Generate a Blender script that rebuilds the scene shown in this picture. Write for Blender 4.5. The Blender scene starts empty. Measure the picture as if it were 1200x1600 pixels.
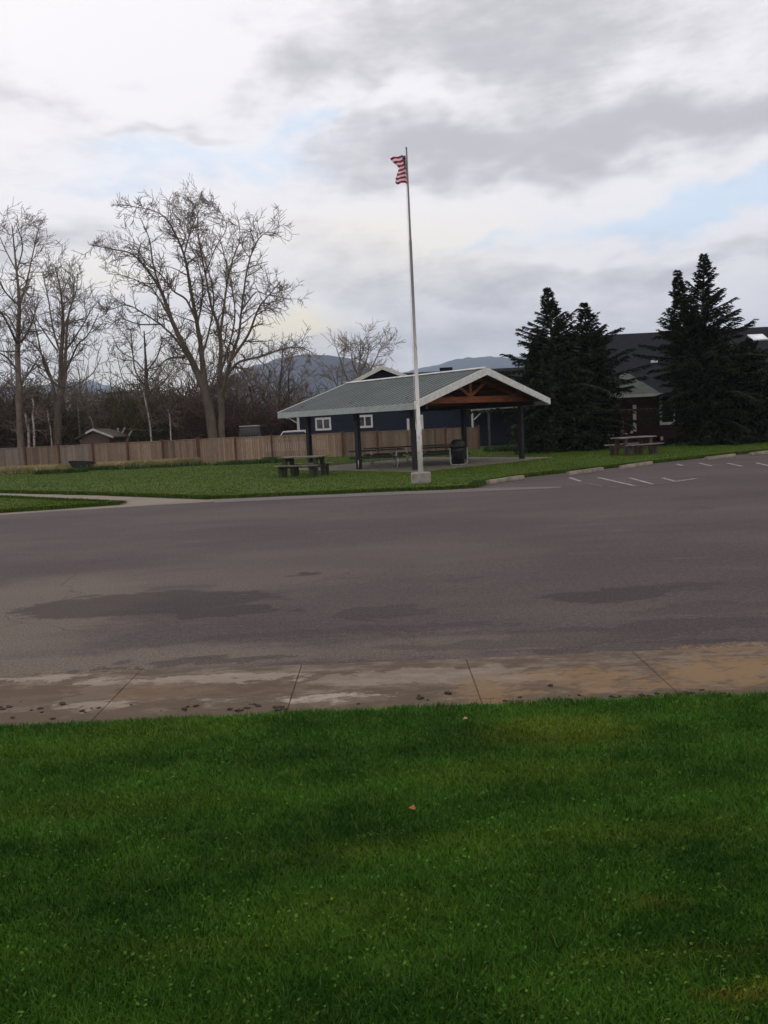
import bpy, math, random
import numpy as np
from mathutils import Vector, Matrix, Euler
random.seed(7); RS=np.random.RandomState(11)
sc=bpy.context.scene; COL=sc.collection
EYE=2.0; F=1256.0
_p=math.radians(6.33); _t=math.radians(2.85)
fw=Vector((0,math.cos(_p),-math.sin(_p))); r0=Vector((1,0,0)); u0=Vector((0,math.sin(_p),math.cos(_p)))
rt=r0*math.cos(_t)-u0*math.sin(_t); up=u0*math.cos(_t)+r0*math.sin(_t)
CAM=Vector((0,0,EYE))
def ray(px,py): return fw+rt*((px-600)/F)-up*((py-800)/F)
def G(px,py,z=0.0):
    d=ray(px,py); t=(z-EYE)/d.z; return CAM+d*t
def P(px,py,Y):
    d=ray(px,py); return CAM+d*(Y/d.y)
# ---------------------------------------------------------------- camera
cam=bpy.data.cameras.new('camera'); co=bpy.data.objects.new('camera',cam); COL.objects.link(co)
m=Matrix((rt,up,-fw)).transposed().to_4x4(); m.translation=CAM; co.matrix_world=m
cam.sensor_fit='VERTICAL'; cam.sensor_height=24; cam.lens=24*F/1600; cam.clip_start=.05; cam.clip_end=20000
sc.camera=co
# ---------------------------------------------------------------- node helpers
class NT:
    def __init__(s,nt): s.nt=nt; s.n=nt.nodes; s.l=nt.links
    def new(s,t,**k):
        n=s.n.new(t)
        for a,b in k.items(): setattr(n,a,b)
        return n
    def put(s,sock,v):
        if v is None: return
        if isinstance(v,bpy.types.NodeSocket): s.l.new(v,sock)
        else: sock.default_value=v
    def m(s,op,a,b=None,c=None,clamp=False):
        n=s.new('ShaderNodeMath',operation=op,use_clamp=clamp)
        s.put(n.inputs[0],a); s.put(n.inputs[1],b)
        if c is not None: s.put(n.inputs[2],c)
        return n.outputs[0]
    def mix(s,f,a,b,bt='MIX'):
        n=s.new('ShaderNodeMix',data_type='RGBA',blend_type=bt)
        s.put(n.inputs[0],f)
        for i,v in ((6,a),(7,b)):
            if isinstance(v,(tuple,list)) and len(v)==3: v=(*v,1)
            s.put(n.inputs[i],v)
        return n.outputs[2]
    def noise(s,vec,scale,detail=4,rough=.55,out=0):
        n=s.new('ShaderNodeTexNoise'); s.put(n.inputs['Vector'],vec); n.inputs['Scale'].default_value=scale
        n.inputs['Detail'].default_value=detail; n.inputs['Roughness'].default_value=rough; return n.outputs[out]
    def ramp(s,v,a,b,lo=0.,hi=1.,smooth=True):
        n=s.new('ShaderNodeMapRange',interpolation_type='SMOOTHSTEP' if smooth else 'LINEAR')
        s.put(n.inputs[0],v); n.inputs[1].default_value=a; n.inputs[2].default_value=b; n.inputs[3].default_value=lo; n.inputs[4].default_value=hi
        return n.outputs[0]
    def comb(s,x,y,z):
        n=s.new('ShaderNodeCombineXYZ'); s.put(n.inputs[0],x); s.put(n.inputs[1],y); s.put(n.inputs[2],z); return n.outputs[0]
    def sep(s,v):
        n=s.new('ShaderNodeSeparateXYZ'); s.put(n.inputs[0],v); return n.outputs
    def scl(s,v,t):
        n=s.new('ShaderNodeMapping'); s.put(n.inputs[0],v); n.inputs['Scale'].default_value=t; return n.outputs[0]
def newmat(name):
    m=bpy.data.materials.new(name); m.use_nodes=True; N=NT(m.node_tree); b=N.n['Principled BSDF']; return m,N,b
def fin(N,b,col,rough=.8,bump=None,bs=.3,bd=.02,spec=.3,metal=0):
    N.put(b.inputs['Base Color'],(*col,1) if isinstance(col,tuple) else col); N.put(b.inputs['Roughness'],rough)
    b.inputs['Specular IOR Level'].default_value=spec; b.inputs['Metallic'].default_value=metal
    if bump is not None:
        n=N.new('ShaderNodeBump'); n.inputs['Strength'].default_value=bs; n.inputs['Distance'].default_value=bd
        N.put(n.inputs['Height'],bump); N.l.new(n.outputs[0],b.inputs['Normal'])
MC={}
def M(name,c1,c2=None,scale=3.,rough=.8,stretch=(1,1,1),fine=.25,fscale=40,bs=.25,bd=.01,spec=.3,metal=0,attr=0.,lo=.35,hi=.65):
    if name in MC: return MC[name]
    m,N,b=newmat(name); g=N.new('ShaderNodeNewGeometry').outputs['Position']; v=N.scl(g,stretch)
    col=N.mix(N.ramp(N.noise(v,scale,5),lo,hi),c1,c2 or tuple(x*.75 for x in c1))
    fn=N.noise(v,fscale,3)
    col=N.mix(1.0,col,N.mix(fn,(1-fine,)*3,(1+fine,)*3),'MULTIPLY')
    if attr:
        a=N.new('ShaderNodeAttribute',attribute_name='rnd').outputs['Fac']
        col=N.mix(1.0,col,N.mix(a,(1-attr,)*3,(1+attr,)*3),'MULTIPLY')
    fin(N,b,col,rough,fn,bs,bd,spec,metal); MC[name]=m; return m
# ---------------------------------------------------------------- mesh helpers
def link(name,me,mat,parent=None):
    o=bpy.data.objects.new(name,me); COL.objects.link(o)
    if mat is not None:
        for x in (mat if isinstance(mat,(list,tuple)) else [mat]): me.materials.append(x)
    if parent is not None: o.parent=parent
    return o
class MB:
    def __init__(s): s.v=[]; s.f=[]; s.r=[]
    def quad(s,pts,rnd=0.5):
        i=len(s.v); s.v+= [tuple(p) for p in pts]; s.f.append(tuple(range(i,i+len(pts)))); s.r.append(rnd)
    def box(s,c,size,R=None,rnd=.5,taper=1.):
        c=Vector(c); hx,hy,hz=[a/2 for a in size]; i=len(s.v)
        for z in(-1,1):
            k=taper if z>0 else 1.
            for x,y in((-1,-1),(1,-1),(1,1),(-1,1)):
                p=Vector((x*hx*k,y*hy*k,z*hz))
                if R is not None: p=R@p
                s.v.append(tuple(c+p))
        for f in((0,3,2,1),(4,5,6,7),(0,1,5,4),(1,2,6,5),(2,3,7,6),(3,0,4,7)): s.f.append(tuple(i+a for a in f)); s.r.append(rnd)
    def beam(s,a,b,w,h,rnd=.5,upv=(0,0,1)):
        a=Vector(a);b=Vector(b);d=b-a;L=d.length;x=d/L;u=Vector(upv)
        if abs(x.dot(u))>.98: u=Vector((0,1,0))
        y=u.cross(x).normalized(); z=x.cross(y)
        R=Matrix((x,y,z)).transposed(); s.box((a+b)/2,(L,w,h),R,rnd)
    def tube(s,pts,rad,k=6,cap=False,rnd=.5):
        n=len(pts); base=len(s.v); ref=Vector((.31,.87,.11))
        for i,p in enumerate(pts):
            a=pts[max(i-1,0)]; b=pts[min(i+1,n-1)]
            d=Vector(b)-Vector(a)
            if d.length<1e-9: d=Vector((0,0,1))
            d.normalize(); e=d.cross(ref)
            if e.length<.1: e=d.cross(Vector((1,0,0)))
            e.normalize(); g=d.cross(e); r=rad[i] if hasattr(rad,'__len__') else rad
            for j in range(k):
                t=2*math.pi*j/k; c=math.cos(t)*r; q=math.sin(t)*r
                s.v.append((p[0]+e.x*c+g.x*q,p[1]+e.y*c+g.y*q,p[2]+e.z*c+g.z*q))
        for i in range(n-1):
            for j in range(k):
                a=base+i*k+j; b=base+i*k+(j+1)%k
                s.f.append((a,b,b+k,a+k)); s.r.append(rnd)
        if cap:
            s.f.append(tuple(base+j for j in range(k))[::-1]); s.r.append(rnd)
            s.f.append(tuple(base+(n-1)*k+j for j in range(k))); s.r.append(rnd)
    def prism(s,poly,z0,z1,rnd=.5):  # poly list of xy
        i=len(s.v);n=len(poly)
        s.v+=[(p[0],p[1],z0) for p in poly]+[(p[0],p[1],z1) for p in poly]
        s.f.append(tuple(range(i,i+n))[::-1]); s.f.append(tuple(range(i+n,i+2*n))); s.r+=[rnd]*2
        for j in range(n):
            k=(j+1)%n; s.f.append((i+j,i+k,i+n+k,i+n+j)); s.r.append(rnd)
    def extr(s,poly,vec,rnd=.5):  # poly 3d pts, extruded by vec
        i=len(s.v);n=len(poly);vec=Vector(vec)
        s.v+=[tuple(p) for p in poly]+[tuple(Vector(p)+vec) for p in poly]
        s.f.append(tuple(range(i,i+n))[::-1]); s.f.append(tuple(range(i+n,i+2*n))); s.r+=[rnd]*2
        for j in range(n):
            k=(j+1)%n; s.f.append((i+j,i+k,i+n+k,i+n+j)); s.r.append(rnd)
    def lathe(s,prof,c=(0,0,0),k=24,axis=None,rnd=.5):
        c=Vector(c); base=len(s.v)
        for r,z in prof:
            for j in range(k):
                t=2*math.pi*j/k; p=Vector((r*math.cos(t),r*math.sin(t),z))
                if axis is not None: p=axis@p
                s.v.append(tuple(c+p))
        n=len(prof)
        for i in range(n-1):
            for j in range(k):
                a=base+i*k+j;b=base+i*k+(j+1)%k; s.f.append((a,b,b+k,a+k)); s.r.append(rnd)
        s.f.append(tuple(base+j for j in range(k))[::-1]); s.r.append(rnd)
        s.f.append(tuple(base+(n-1)*k+j for j in range(k))); s.r.append(rnd)
    def build(s,name,mat,parent=None,smooth=False,origin=None,bevel=0):
        me=bpy.data.meshes.new(name)
        off=Vector(origin) if origin is not None else Vector((0,0,0))
        V=[(a[0]-off.x,a[1]-off.y,a[2]-off.z) for a in s.v] if origin is not None else s.v
        me.from_pydata(V,[],s.f); at=me.attributes.new('rnd','FLOAT','FACE'); at.data.foreach_set('value',s.r)
        if smooth: me.polygons.foreach_set('use_smooth',[True]*len(s.f))
        me.update(); o=link(name,me,mat,parent); o.location=off
        if bevel:
            b=o.modifiers.new('b','BEVEL'); b.width=bevel; b.segments=2; b.limit_method='ANGLE'
        return o
def tag(o,label=None,cat=None,group=None,kind=None):
    if label:o['label']=label
    if cat:o['category']=cat
    if group:o['group']=group
    if kind:o['kind']=kind
    return o
def empty(name,loc,label=None,cat=None,group=None,rz=0):
    o=bpy.data.objects.new(name,None); COL.objects.link(o); o.location=loc; o.rotation_euler=(0,0,rz); o.empty_display_size=.2
    return tag(o,label,cat,group)
def kids(o): return [c for c in bpy.data.objects if c.parent==o]
def dup(o,loc,rz,label):
    r=o.copy(); COL.objects.link(r); r.location=loc; r.rotation_euler=(0,0,rz); r['label']=label
    for c in kids(o):
        d=c.copy(); COL.objects.link(d); d.parent=r
        for g in kids(c):
            e=g.copy(); COL.objects.link(e); e.parent=d
    return r
def fastmesh(name,V,Fl,Ls,mat,rnd=None,parent=None,nrm=None):
    """V (n,3); Fl flat loop indices; Ls loop totals"""
    me=bpy.data.meshes.new(name); V=np.asarray(V,np.float32); me.vertices.add(len(V)); me.vertices.foreach_set('co',V.ravel())
    Fl=np.asarray(Fl,np.int32).ravel(); Ls=np.asarray(Ls,np.int32); me.loops.add(len(Fl)); me.loops.foreach_set('vertex_index',Fl)
    me.polygons.add(len(Ls)); st=np.concatenate([[0],np.cumsum(Ls)[:-1]]).astype(np.int32)
    me.polygons.foreach_set('loop_start',st); me.polygons.foreach_set('loop_total',Ls); me.update(calc_edges=True); me.validate()
    if rnd is not None:
        a=me.attributes.new('rnd','FLOAT','FACE'); a.data.foreach_set('value',np.asarray(rnd,np.float32))
    return link(name,me,mat,parent)
# ---------------------------------------------------------------- world sky
w=bpy.data.worlds.new('World'); sc.world=w; w.use_nodes=True; N=NT(w.node_tree); bg=N.n['Background']
SUN_AZ=math.radians(-28); SUN_EL=math.radians(30)   # azimuth measured from +Y, clockwise positive
sky=N.new('ShaderNodeTexSky',sky_type='NISHITA'); sky.sun_disc=False; sky.sun_elevation=SUN_EL; sky.sun_rotation=SUN_AZ
tc=N.new('ShaderNodeTexCoord').outputs['Generated']; X,Y,Z=N.sep(tc)
az=N.m('ARCTAN2',X,Y); el=N.m('ARCSINE',N.m('MINIMUM',N.m('MAXIMUM',Z,-1.),1.))
v2=N.comb(az,el,0.)
wn=N.noise(N.scl(v2,(1,2.,1)),5.5,3,.6,1); wr,wg,wb=N.sep(wn)
az2=N.m('ADD',az,N.m('MULTIPLY',N.m('SUBTRACT',wr,.5),.30)); el2=N.m('ADD',el,N.m('MULTIPLY',N.m('SUBTRACT',wg,.5),.14))
def azel(px,py):
    d=ray(px,py).normalized(); return math.atan2(d.x,d.y),math.asin(d.z)
def blobs(L):
    tot=None
    for px,py,sx,sy,amp in L:
        a,e=azel(px,py); q1=N.m('MULTIPLY',N.m('SUBTRACT',az2,a),F/sx); q2=N.m('MULTIPLY',N.m('SUBTRACT',el2,e),F/sy)
        q=N.m('MULTIPLY_ADD',q1,q1,N.m('MULTIPLY',q2,q2)); g=N.m('MULTIPLY',N.m('EXPONENT',N.m('MULTIPLY',q,-1.)),amp)
        tot=g if tot is None else N.m('ADD',tot,g)
    return tot
grey=blobs([(440,108,80,32,.75),(545,150,70,20,.5),(700,20,220,75,.6),(900,60,260,80,.65),(560,230,120,40,.3),(880,215,190,50,.8),(680,245,120,28,.8),(1130,185,130,40,.8),
 (60,150,130,40,.4),(40,365,170,35,.6),(290,195,50,12,.45),(820,440,230,34,.6),(1110,400,150,28,.55),(560,430,200,50,.3),(640,545,220,36,.6),
 (900,500,260,40,.3),(470,335,120,30,.35),(120,480,130,50,.35),(1190,110,50,30,.35),
 (640,160,55,28,-.6),(1050,105,70,22,-.35),(180,50,260,60,-.4),(620,320,260,22,-.5),(440,512,70,20,-1.3),(150,425,80,22,-.8),(860,335,170,18,-.6),(980,385,200,12,-.3)])
fb=N.noise(N.scl(v2,(1,2.3,1)),10,5,.6); fb2=N.noise(N.scl(v2,(1,2.8,1)),34,2,.6)
gs=N.m('ADD',grey,N.m('MULTIPLY',N.m('SUBTRACT',fb,.5),1.25)); gs=N.m('ADD',gs,N.m('MULTIPLY',N.m('SUBTRACT',fb2,.5),.42))
gm=N.ramp(gs,-.12,1.1)
blue=blobs([(330,232,170,24,.9),(180,275,130,22,.6),(505,203,70,16,.9),(1070,325,150,26,1.1),(755,372,90,15,.8),(1160,300,90,24,.6)])
bm=N.ramp(N.m('ADD',blue,N.m('MULTIPLY',N.m('SUBTRACT',fb,.5),1.3)),.15,1.2)
warm=blobs([(440,514,80,24,1.5),(320,570,190,36,.8),(620,390,220,60,.25),(150,425,90,24,.5),(600,370,200,60,.2),(40,600,160,30,.3)])
c=N.mix(N.m('MULTIPLY',warm,.9,None,True),(1.10,1.06,1.08),(1.25,1.10,.82))
c=N.mix(N.m('MULTIPLY',bm,.85),c,(.78,.94,1.14)); c=N.mix(N.m('MULTIPLY',gm,.92),c,(.60,.575,.605))
c10=N.mix(1.0,c,(10.,10.,10.),'MULTIPLY')
mx=N.mix(.96,sky.outputs[0],c10); N.l.new(mx,bg.inputs[0]); bg.inputs[1].default_value=.1
# ---------------------------------------------------------------- sun
sl=bpy.data.lights.new('sun','SUN'); sl.energy=.6; sl.angle=math.radians(22); sl.color=(1,.9,.78)
so=bpy.data.objects.new('sun',sl); COL.objects.link(so)
sd=Vector((math.sin(SUN_AZ)*math.cos(SUN_EL),math.cos(SUN_AZ)*math.cos(SUN_EL),math.sin(SUN_EL)))
so.rotation_euler=sd.to_track_quat('Z','Y').to_euler(); so.location=(0,0,40)
sc.view_settings.view_transform='Standard'; sc.view_settings.look='None'; sc.view_settings.exposure=0; sc.view_settings.gamma=1
# ---------------------------------------------------------------- ground materials
def ellip(N,pos,L,warp=.35,wscale=.8,soft=.25):
    x,y,z=N.sep(pos); wv=N.noise(N.scl(pos,(1,1.8,1)),wscale,8,.66,1); a,b,_=N.sep(wv); tot=None
    x=N.m('ADD',x,N.m('MULTIPLY',N.m('SUBTRACT',a,.5),warp*7)); y=N.m('ADD',y,N.m('MULTIPLY',N.m('SUBTRACT',b,.5),warp*3.2))
    for px,py,sx,sy,amp in L:
        c=G(px,py); rx=(G(px+sx,py)-c).length; ry=abs(G(px,py-sy).y-G(px,py+sy).y)/2
        q1=N.m('MULTIPLY',N.m('SUBTRACT',x,c.x),1/rx); q2=N.m('MULTIPLY',N.m('SUBTRACT',y,c.y),1/ry)
        q=N.m('MULTIPLY_ADD',q1,q1,N.m('MULTIPLY',q2,q2)); g=N.m('MULTIPLY',N.ramp(q,1-soft,1+soft*2,1,0),amp)
        tot=g if tot is None else N.m('MAXIMUM',tot,g)
    return tot
def asphalt():
    m,N,b=newmat('asphalt'); pos=N.new('ShaderNodeNewGeometry').outputs['Position']
    big=N.noise(N.scl(pos,(.25,.6,1)),.6,6,.6); med=N.noise(N.scl(pos,(.5,1.6,1)),1.3,6,.65); fine=N.noise(pos,90,3,.7); spk=N.noise(pos,220,2,.6)
    c=N.mix(N.ramp(big,.3,.7),(.055,.0415,.0415),(.082,.064,.060))
    c=N.mix(N.m('MULTIPLY',N.ramp(med,.55,.75),.5),c,(.100,.083,.076))
    md=N.noise(N.scl(pos,(1,1.4,1)),13,5,.75); c=N.mix(1.,c,N.mix(N.ramp(md,.3,.7),(.80,)*3,(1.20,)*3),'MULTIPLY')
    dust=ellip(N,pos,[(30,960,150,60,.7),(330,905,180,18,.35),(150,1035,330,16,.75),(700,1010,260,14,.45),(1000,1020,200,10,.4),(560,870,260,14,.25)],.3,1.2,.6)
    c=N.mix(dust,c,(.135,.108,.085))
    wet=ellip(N,pos,[(230,942,185,17,.85),(350,956,90,8,.8),(600,956,75,10,.55),(330,1032,120,5,.7),(950,930,110,11,.75),(1080,975,160,10,.5),(560,985,240,7,.4),(1000,1010,190,7,.5),(1060,915,80,6,.45),(980,985,230,10,.4),(800,1005,220,8,.45),(1120,950,130,10,.35),(480,897,24,2.4,1.),(280,918,45,3,.5),(150,1050,90,4,.8),(720,905,40,3,.3)],.26,1.9,.12)
    st=N.noise(N.scl(pos,(.22,1.7,1)),1.9,8,.7); c=N.mix(N.m('MULTIPLY',N.ramp(st,.60,.66),.45),c,(.045,.036,.035)); c=N.mix(N.m('MULTIPLY',N.ramp(st,.40,.33),.4),c,(.125,.105,.094))
    c=N.mix(N.m('MULTIPLY',wet,.78),c,(.027,.021,.021))
    vo=N.new('ShaderNodeTexVoronoi',feature='DISTANCE_TO_EDGE'); vo.inputs['Scale'].default_value=.16; wv=N.new('ShaderNodeVectorMath',operation='ADD'); N.l.new(pos,wv.inputs[0]); N.l.new(N.noise(pos,.9,6,.6,1),wv.inputs[1]); N.l.new(wv.outputs[0],vo.inputs['Vector'])
    crk=N.m('MULTIPLY',N.ramp(vo.outputs['Distance'],.0,.0035,.5,0),N.ramp(N.noise(pos,.35,2),.5,.6)); c=N.mix(crk,c,(.02,.017,.017))
    sp_=ellip(N,pos,[(1150,1020,150,14,.8),(900,1030,120,4,.5),(110,1054,110,5,.6),(520,1046,300,3,.35)],.22,4.5,.3); c=N.mix(N.m('MULTIPLY',sp_,N.ramp(N.noise(pos,7,6,.7),.42,.56)),c,(.19,.125,.072))
    c=N.mix(1.,c,N.mix(N.ramp(N.noise(pos,38,3,.8),.3,.7),(.66,)*3,(1.38,)*3),'MULTIPLY'); c=N.mix(1.,c,N.mix(fine,(.6,)*3,(1.4,)*3),'MULTIPLY'); c=N.mix(N.ramp(spk,.66,.74,0,.4),c,(.25,.22,.2))
    fin(N,b,c,.92,fine,.5,.006,.2); return m
def concrete():
    m,N,b=newmat('weathered_concrete'); pos=N.new('ShaderNodeNewGeometry').outputs['Position']
    n1=N.noise(N.scl(pos,(1,2.6,1)),2.3,9,.7); n2=N.noise(N.scl(pos,(1,2,1)),5,6,.7); fine=N.noise(pos,120,3,.7)
    c=N.mix(N.ramp(n1,.38,.58),(.165,.128,.098),(.082,.057,.039))
    c=N.mix(N.m('MULTIPLY',N.ramp(n2,.5,.62),.55),c,(.085,.058,.038))
    lt=ellip(N,pos,[(520,1095,80,9,1.),(330,1064,150,8,.6),(145,1085,35,22,.6),(830,1062,60,6,.4),(940,1080,50,4,.5),(160,1108,40,8,.6),(680,1108,80,9,.7),(640,1060,170,12,.35),(60,1062,60,4,.6),(350,1098,30,5,.5)],.16,5.,.12)
    c=N.mix(N.m('MULTIPLY',lt,.95),c,(.30,.25,.20))
    dk=ellip(N,pos,[(120,1088,230,13,.85),(400,1082,110,10,.6),(620,1078,60,8,.4),(850,1082,90,10,.5)],.2,4.5,.25)
    c=N.mix(N.m('MULTIPLY',dk,.85),c,(.085,.055,.034))
    _x,_y,_z=N.sep(pos); dg=N.m('SUBTRACT',N.m('MULTIPLY_ADD',_x,.023,_y),5.40); mud=N.ramp(N.m('ADD',dg,N.m('MULTIPLY',N.m('SUBTRACT',N.noise(N.scl(pos,(1,2,1)),3.2,8,.7),.5),1.5)),.42,.18); c=N.mix(N.m('MULTIPLY',mud,.85),c,(.088,.060,.038)); md2=N.ramp(N.noise(N.scl(pos,(1,1.7,1)),9,7,.75),.60,.66,0,.75); c=N.mix(md2,c,(.05,.034,.022))
    og=ellip(N,pos,[(1150,1050,110,20,.95),(900,1058,80,12,.8),(765,1085,45,24,.7),(1020,1072,130,8,.7),(1130,1012,90,8,.7),(240,1085,60,12,.3)],.22,4.,.6)
    c=N.mix(N.m('MULTIPLY',og,N.ramp(n2,.38,.5,.1,1.)),c,(.20,.125,.062))
    c=N.mix(1.,c,N.mix(fine,(.75,)*3,(1.25,)*3),'MULTIPLY')
    fin(N,b,c,.9,N.m('ADD',fine,n2),.5,.006,.25); return m
def lawnmat(name,c1,c2,c3,near=False):
    m,N,b=newmat(name); pos=N.new('ShaderNodeNewGeometry').outputs['Position']
    if near:
        n1=N.noise(N.scl(pos,(.8,1.5,0)),1.5,5,.6); n2=N.noise(N.scl(pos,(1,1.3,0)),6,5,.65); n3=N.noise(pos,60,2)
    else:
        n1=N.noise(N.scl(pos,(.3,1.2,0)),.35,5,.6); n2=N.noise(N.scl(pos,(1,2.5,0)),1.6,7,.75); n3=N.noise(N.scl(pos,(1,1.5,0)),14,3,.8)
    c=N.mix(N.ramp(n1,.3,.7),c1,c2); c=N.mix(N.m('MULTIPLY',N.ramp(n2,.45,.75),.6),c,c3)
    if near:
        yel=ellip(N,pos,[(250,1150,130,16,.35),(150,1270,200,18,.3),(1050,1510,120,16,.4),(700,1330,180,14,.25),(300,1500,200,20,.2),(1000,1310,200,16,.35),(870,1150,110,22,1.),(1180,1565,60,18,1.),(800,1215,170,16,.4),(560,1440,140,30,.3),(1010,1420,60,14,.35),(100,1180,150,18,.25)],.1,4.,.7)
        c=N.mix(N.m('MULTIPLY',yel,.7),c,(.115,.155,.012))
        brn=ellip(N,pos,[(1150,1580,60,9,.8),(1020,1418,20,5,.7),(470,1350,120,14,.12)],.1,6.,.7)
        c=N.mix(N.m('MULTIPLY',brn,.7),c,(.13,.105,.018))
        drk=ellip(N,pos,[(600,1180,330,10,.6),(740,1160,80,18,.7),(400,1320,300,16,.4),(1150,1500,90,18,.6),(900,1250,150,14,.4),(200,1380,200,20,.35)],.12,4.,.8)
        c=N.mix(N.m('MULTIPLY',drk,.55),c,tuple(a*.35 for a in c1))
        a=N.new('ShaderNodeAttribute',attribute_name='rnd').outputs['Fac']
        c=N.mix(1.,c,N.mix(a,(.6,.65,.6),(1.45,1.35,1.5)),'MULTIPLY')
        c=N.mix(N.ramp(a,.965,.975,0,.5),c,(.17,.16,.08))
    else:
        c=N.mix(1.,c,N.mix(N.ramp(n3,.25,.75),(.55,)*3,(1.45,)*3),'MULTIPLY')
    fin(N,b,c,.75,n3,.6 if not near else 0,.03,.10); return m
MA=asphalt(); MCc=concrete()
MLf=lawnmat('lawn_far',(.040,.072,.010),(.056,.090,.014),(.062,.085,.018))
MLn=lawnmat('lawn_near',(.016,.060,.004),(.050,.132,.010),(.072,.125,.013),True)
MField=M('field_soil',(.07,.06,.03),(.05,.07,.02),.05)
def wiggle(pts,amp,step=.25,seed=1):
    rnd=random.Random(seed); out=[]
    for i in range(len(pts)-1):
        a=Vector(pts[i][:2]);b=Vector(pts[i+1][:2]);n=max(1,int((b-a).length/step))
        for k in range(n): 
            p=a+(b-a)*(k/n); j=amp if (k or i) else 0
            out.append((p.x+rnd.uniform(-j,j),p.y+rnd.uniform(-j,j)))
    out.append(tuple(pts[-1][:2])); return out
def plate(name,poly,z0,z1,mat):
    b=MB(); b.prism(poly,z0,z1); me=b.build(name,mat)
    return tag(me,kind='structure')
b=MB(); b.quad([(-9000,-600,-.03),(9000,-600,-.03),(9000,12000,-.03),(-9000,12000,-.03)]); tag(b.build('ground',MField),kind='structure')
b=MB(); b.quad([(-60,5.0,0),(60,5.0,0),(60,40,0),(-60,40,0)]); tag(b.build('road',MA),kind='structure')
# far lawn: outline of its road side from left to right
g=lambda L:[tuple(G(*p)[:2]) for p in L]
edgeF=g([(-60,767),(0,770.6),(150,774),(326,780.5),(460,775),(600,769),(700,765.5),(742,763)])
edgeP=g([(742,763),(752,756),(812,746.5),(880,739),(940,733),(1010,725),(1100,715.5),(1200,705.5),(1330,692)])
far=wiggle(edgeF,.03,.2,3)+wiggle(edgeP,.03,.2,4)[1:]
x1=far[-1][0]; y1=far[-1][1]
poly=[(-70,34.5)]+far+[(80,y1+14),(80,95),(-70,95)]
plate('lawn',poly,-.02,.045,MLf)
edgeS=g([(-60,778.5),(0,779.2),(90,784),(188,788.8)]); edgeS2=g([(188,788.8),(120,794),(0,802),(-80,807)])
sm=wiggle(edgeS,.02,.2,5)+wiggle(edgeS2,.025,.2,6)[1:]
plate('lawn',[(-40,G(-60,778.5).y+3)]+sm+[(-40,G(-80,807).y+1)],-.02,.045,MLf)
MPath=M('path_concrete',(.19,.155,.125),(.145,.115,.092),.8,stretch=(1,2,1))
pp=g([(-80,771),(0,772),(150,775),(326,781),(300,785),(188,789.5),(90,785),(0,780),(-80,778)])
pp=[G(*q) for q in [(-90,764),(0,768),(150,772),(335,778),(400,778.5),(330,784),(200,792),(100,798),(0,805),(-90,811)]]
b=MB(); b.quad([(p.x,p.y,.004) for p in pp]); tag(b.build('path',MPath),kind='structure')
# lighter worn apron of paving along the far road edge
MAp=M('worn_asphalt',(.125,.103,.098),(.10,.085,.083),.9,stretch=(.5,2,1),bs=.4)
ap=[G(*q) for q in [(335,786),(460,780),(600,774),(742,768.5),(875,763),(878,760.5),(742,763),(700,765),(600,768.5),(460,774.5),(335,779)]]
b=MB(); b.quad([(p.x,p.y,.008) for p in ap]); tag(b.build('road_apron',MAp),kind='structure')
# sidewalk slabs (joint positions read from the photo)
jx=[G(210,1060),G(470,1050),G(738,1041),G(985,1018)]; sp=(jx[3].x-jx[0].x)/3
b=MB(); yf=lambda x:6.56-.034*x
xs=[jx[0].x+sp*k for k in range(-9,12)]
rn=random.Random(4)
for k in range(len(xs)-1):
    a=xs[k]+.0025; c_=xs[k+1]-.0025; h=.014+rn.uniform(-.003,.003)
    b.prism([(a,4.2),(c_,4.2),(c_+.0,yf(c_)),(a+.0,yf(a))],-.05,h,rn.random())
ob=b.build('sidewalk',MCc,bevel=.006); tag(ob,kind='structure')
b=MB(); b.quad([(-13,4.3,.004),(14,4.3,.004),(14,yf(14)+.03,.004),(-13,yf(-13)+.03,.004)])
tag(b.build('joint_soil',M('joint_soil',(.075,.055,.040),(.05,.045,.025),6)),kind='structure')
# near lawn
ng=[(-14,5.62)]+wiggle([(-5,5.52),(-2.76,5.44),(0,5.40),(1.2,5.37),(2.58,5.33),(5,5.22)],.02,.06,8)+[(14,5.0),(14,-6),(-14,-6)]
b=MB(); b.prism(ng,-.01,.03); tag(b.build('near_lawn',MLn),kind='structure')
def edge_y(x): return 5.40-.023*x
def blades(name,n,xf,hgt,wid,mat,z0=.02,bend=.5,leafn=0):
    x,y=xf(n); n=len(x)
    h=hgt*(.55+.75*RS.rand(n)); a=RS.rand(n)*2*np.pi; t=RS.rand(n)*2*np.pi; bd=h*bend*(.2+RS.rand(n)); wd=wid*(.6+.8*RS.rand(n))
    ca,sa=np.cos(a)*wd/2,np.sin(a)*wd/2; dx,dy=np.cos(t)*bd,np.sin(t)*bd
    z=np.full(n,z0)
    V=np.stack([np.stack([x-ca,y-sa,z],1),np.stack([x+ca,y+sa,z],1),np.stack([x+ca*.8+dx*.35,y+sa*.8+dy*.35,z+h*.6],1),np.stack([x-ca*.8+dx*.35,y-sa*.8+dy*.35,z+h*.6],1),np.stack([x+dx,y+dy,z+h*.95],1)],1).reshape(-1,3)
    i=np.arange(n)*5; Fq=np.stack([i,i+1,i+2,i+3,i+3,i+2,i+4],1); rr=RS.rand(n)
    return V,Fq.ravel(),np.tile([4,3],n),np.repeat(rr,2)
def nearxy(n):
    y=2.0+(RS.rand(n)**1.15)*3.42; x=(RS.rand(n)-.5)*2*(y*.52+.55); y=y+(0)
    lim=edge_y(x)+.03*np.sin(x*7)+.02*np.sin(x*23+1)+.015*RS.randn(n)
    k=(y<lim); return x[k],y[k]
V1,F1,L1,R1=blades('g',360000,nearxy,.034,.0036,None,.025,.9)
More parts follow.
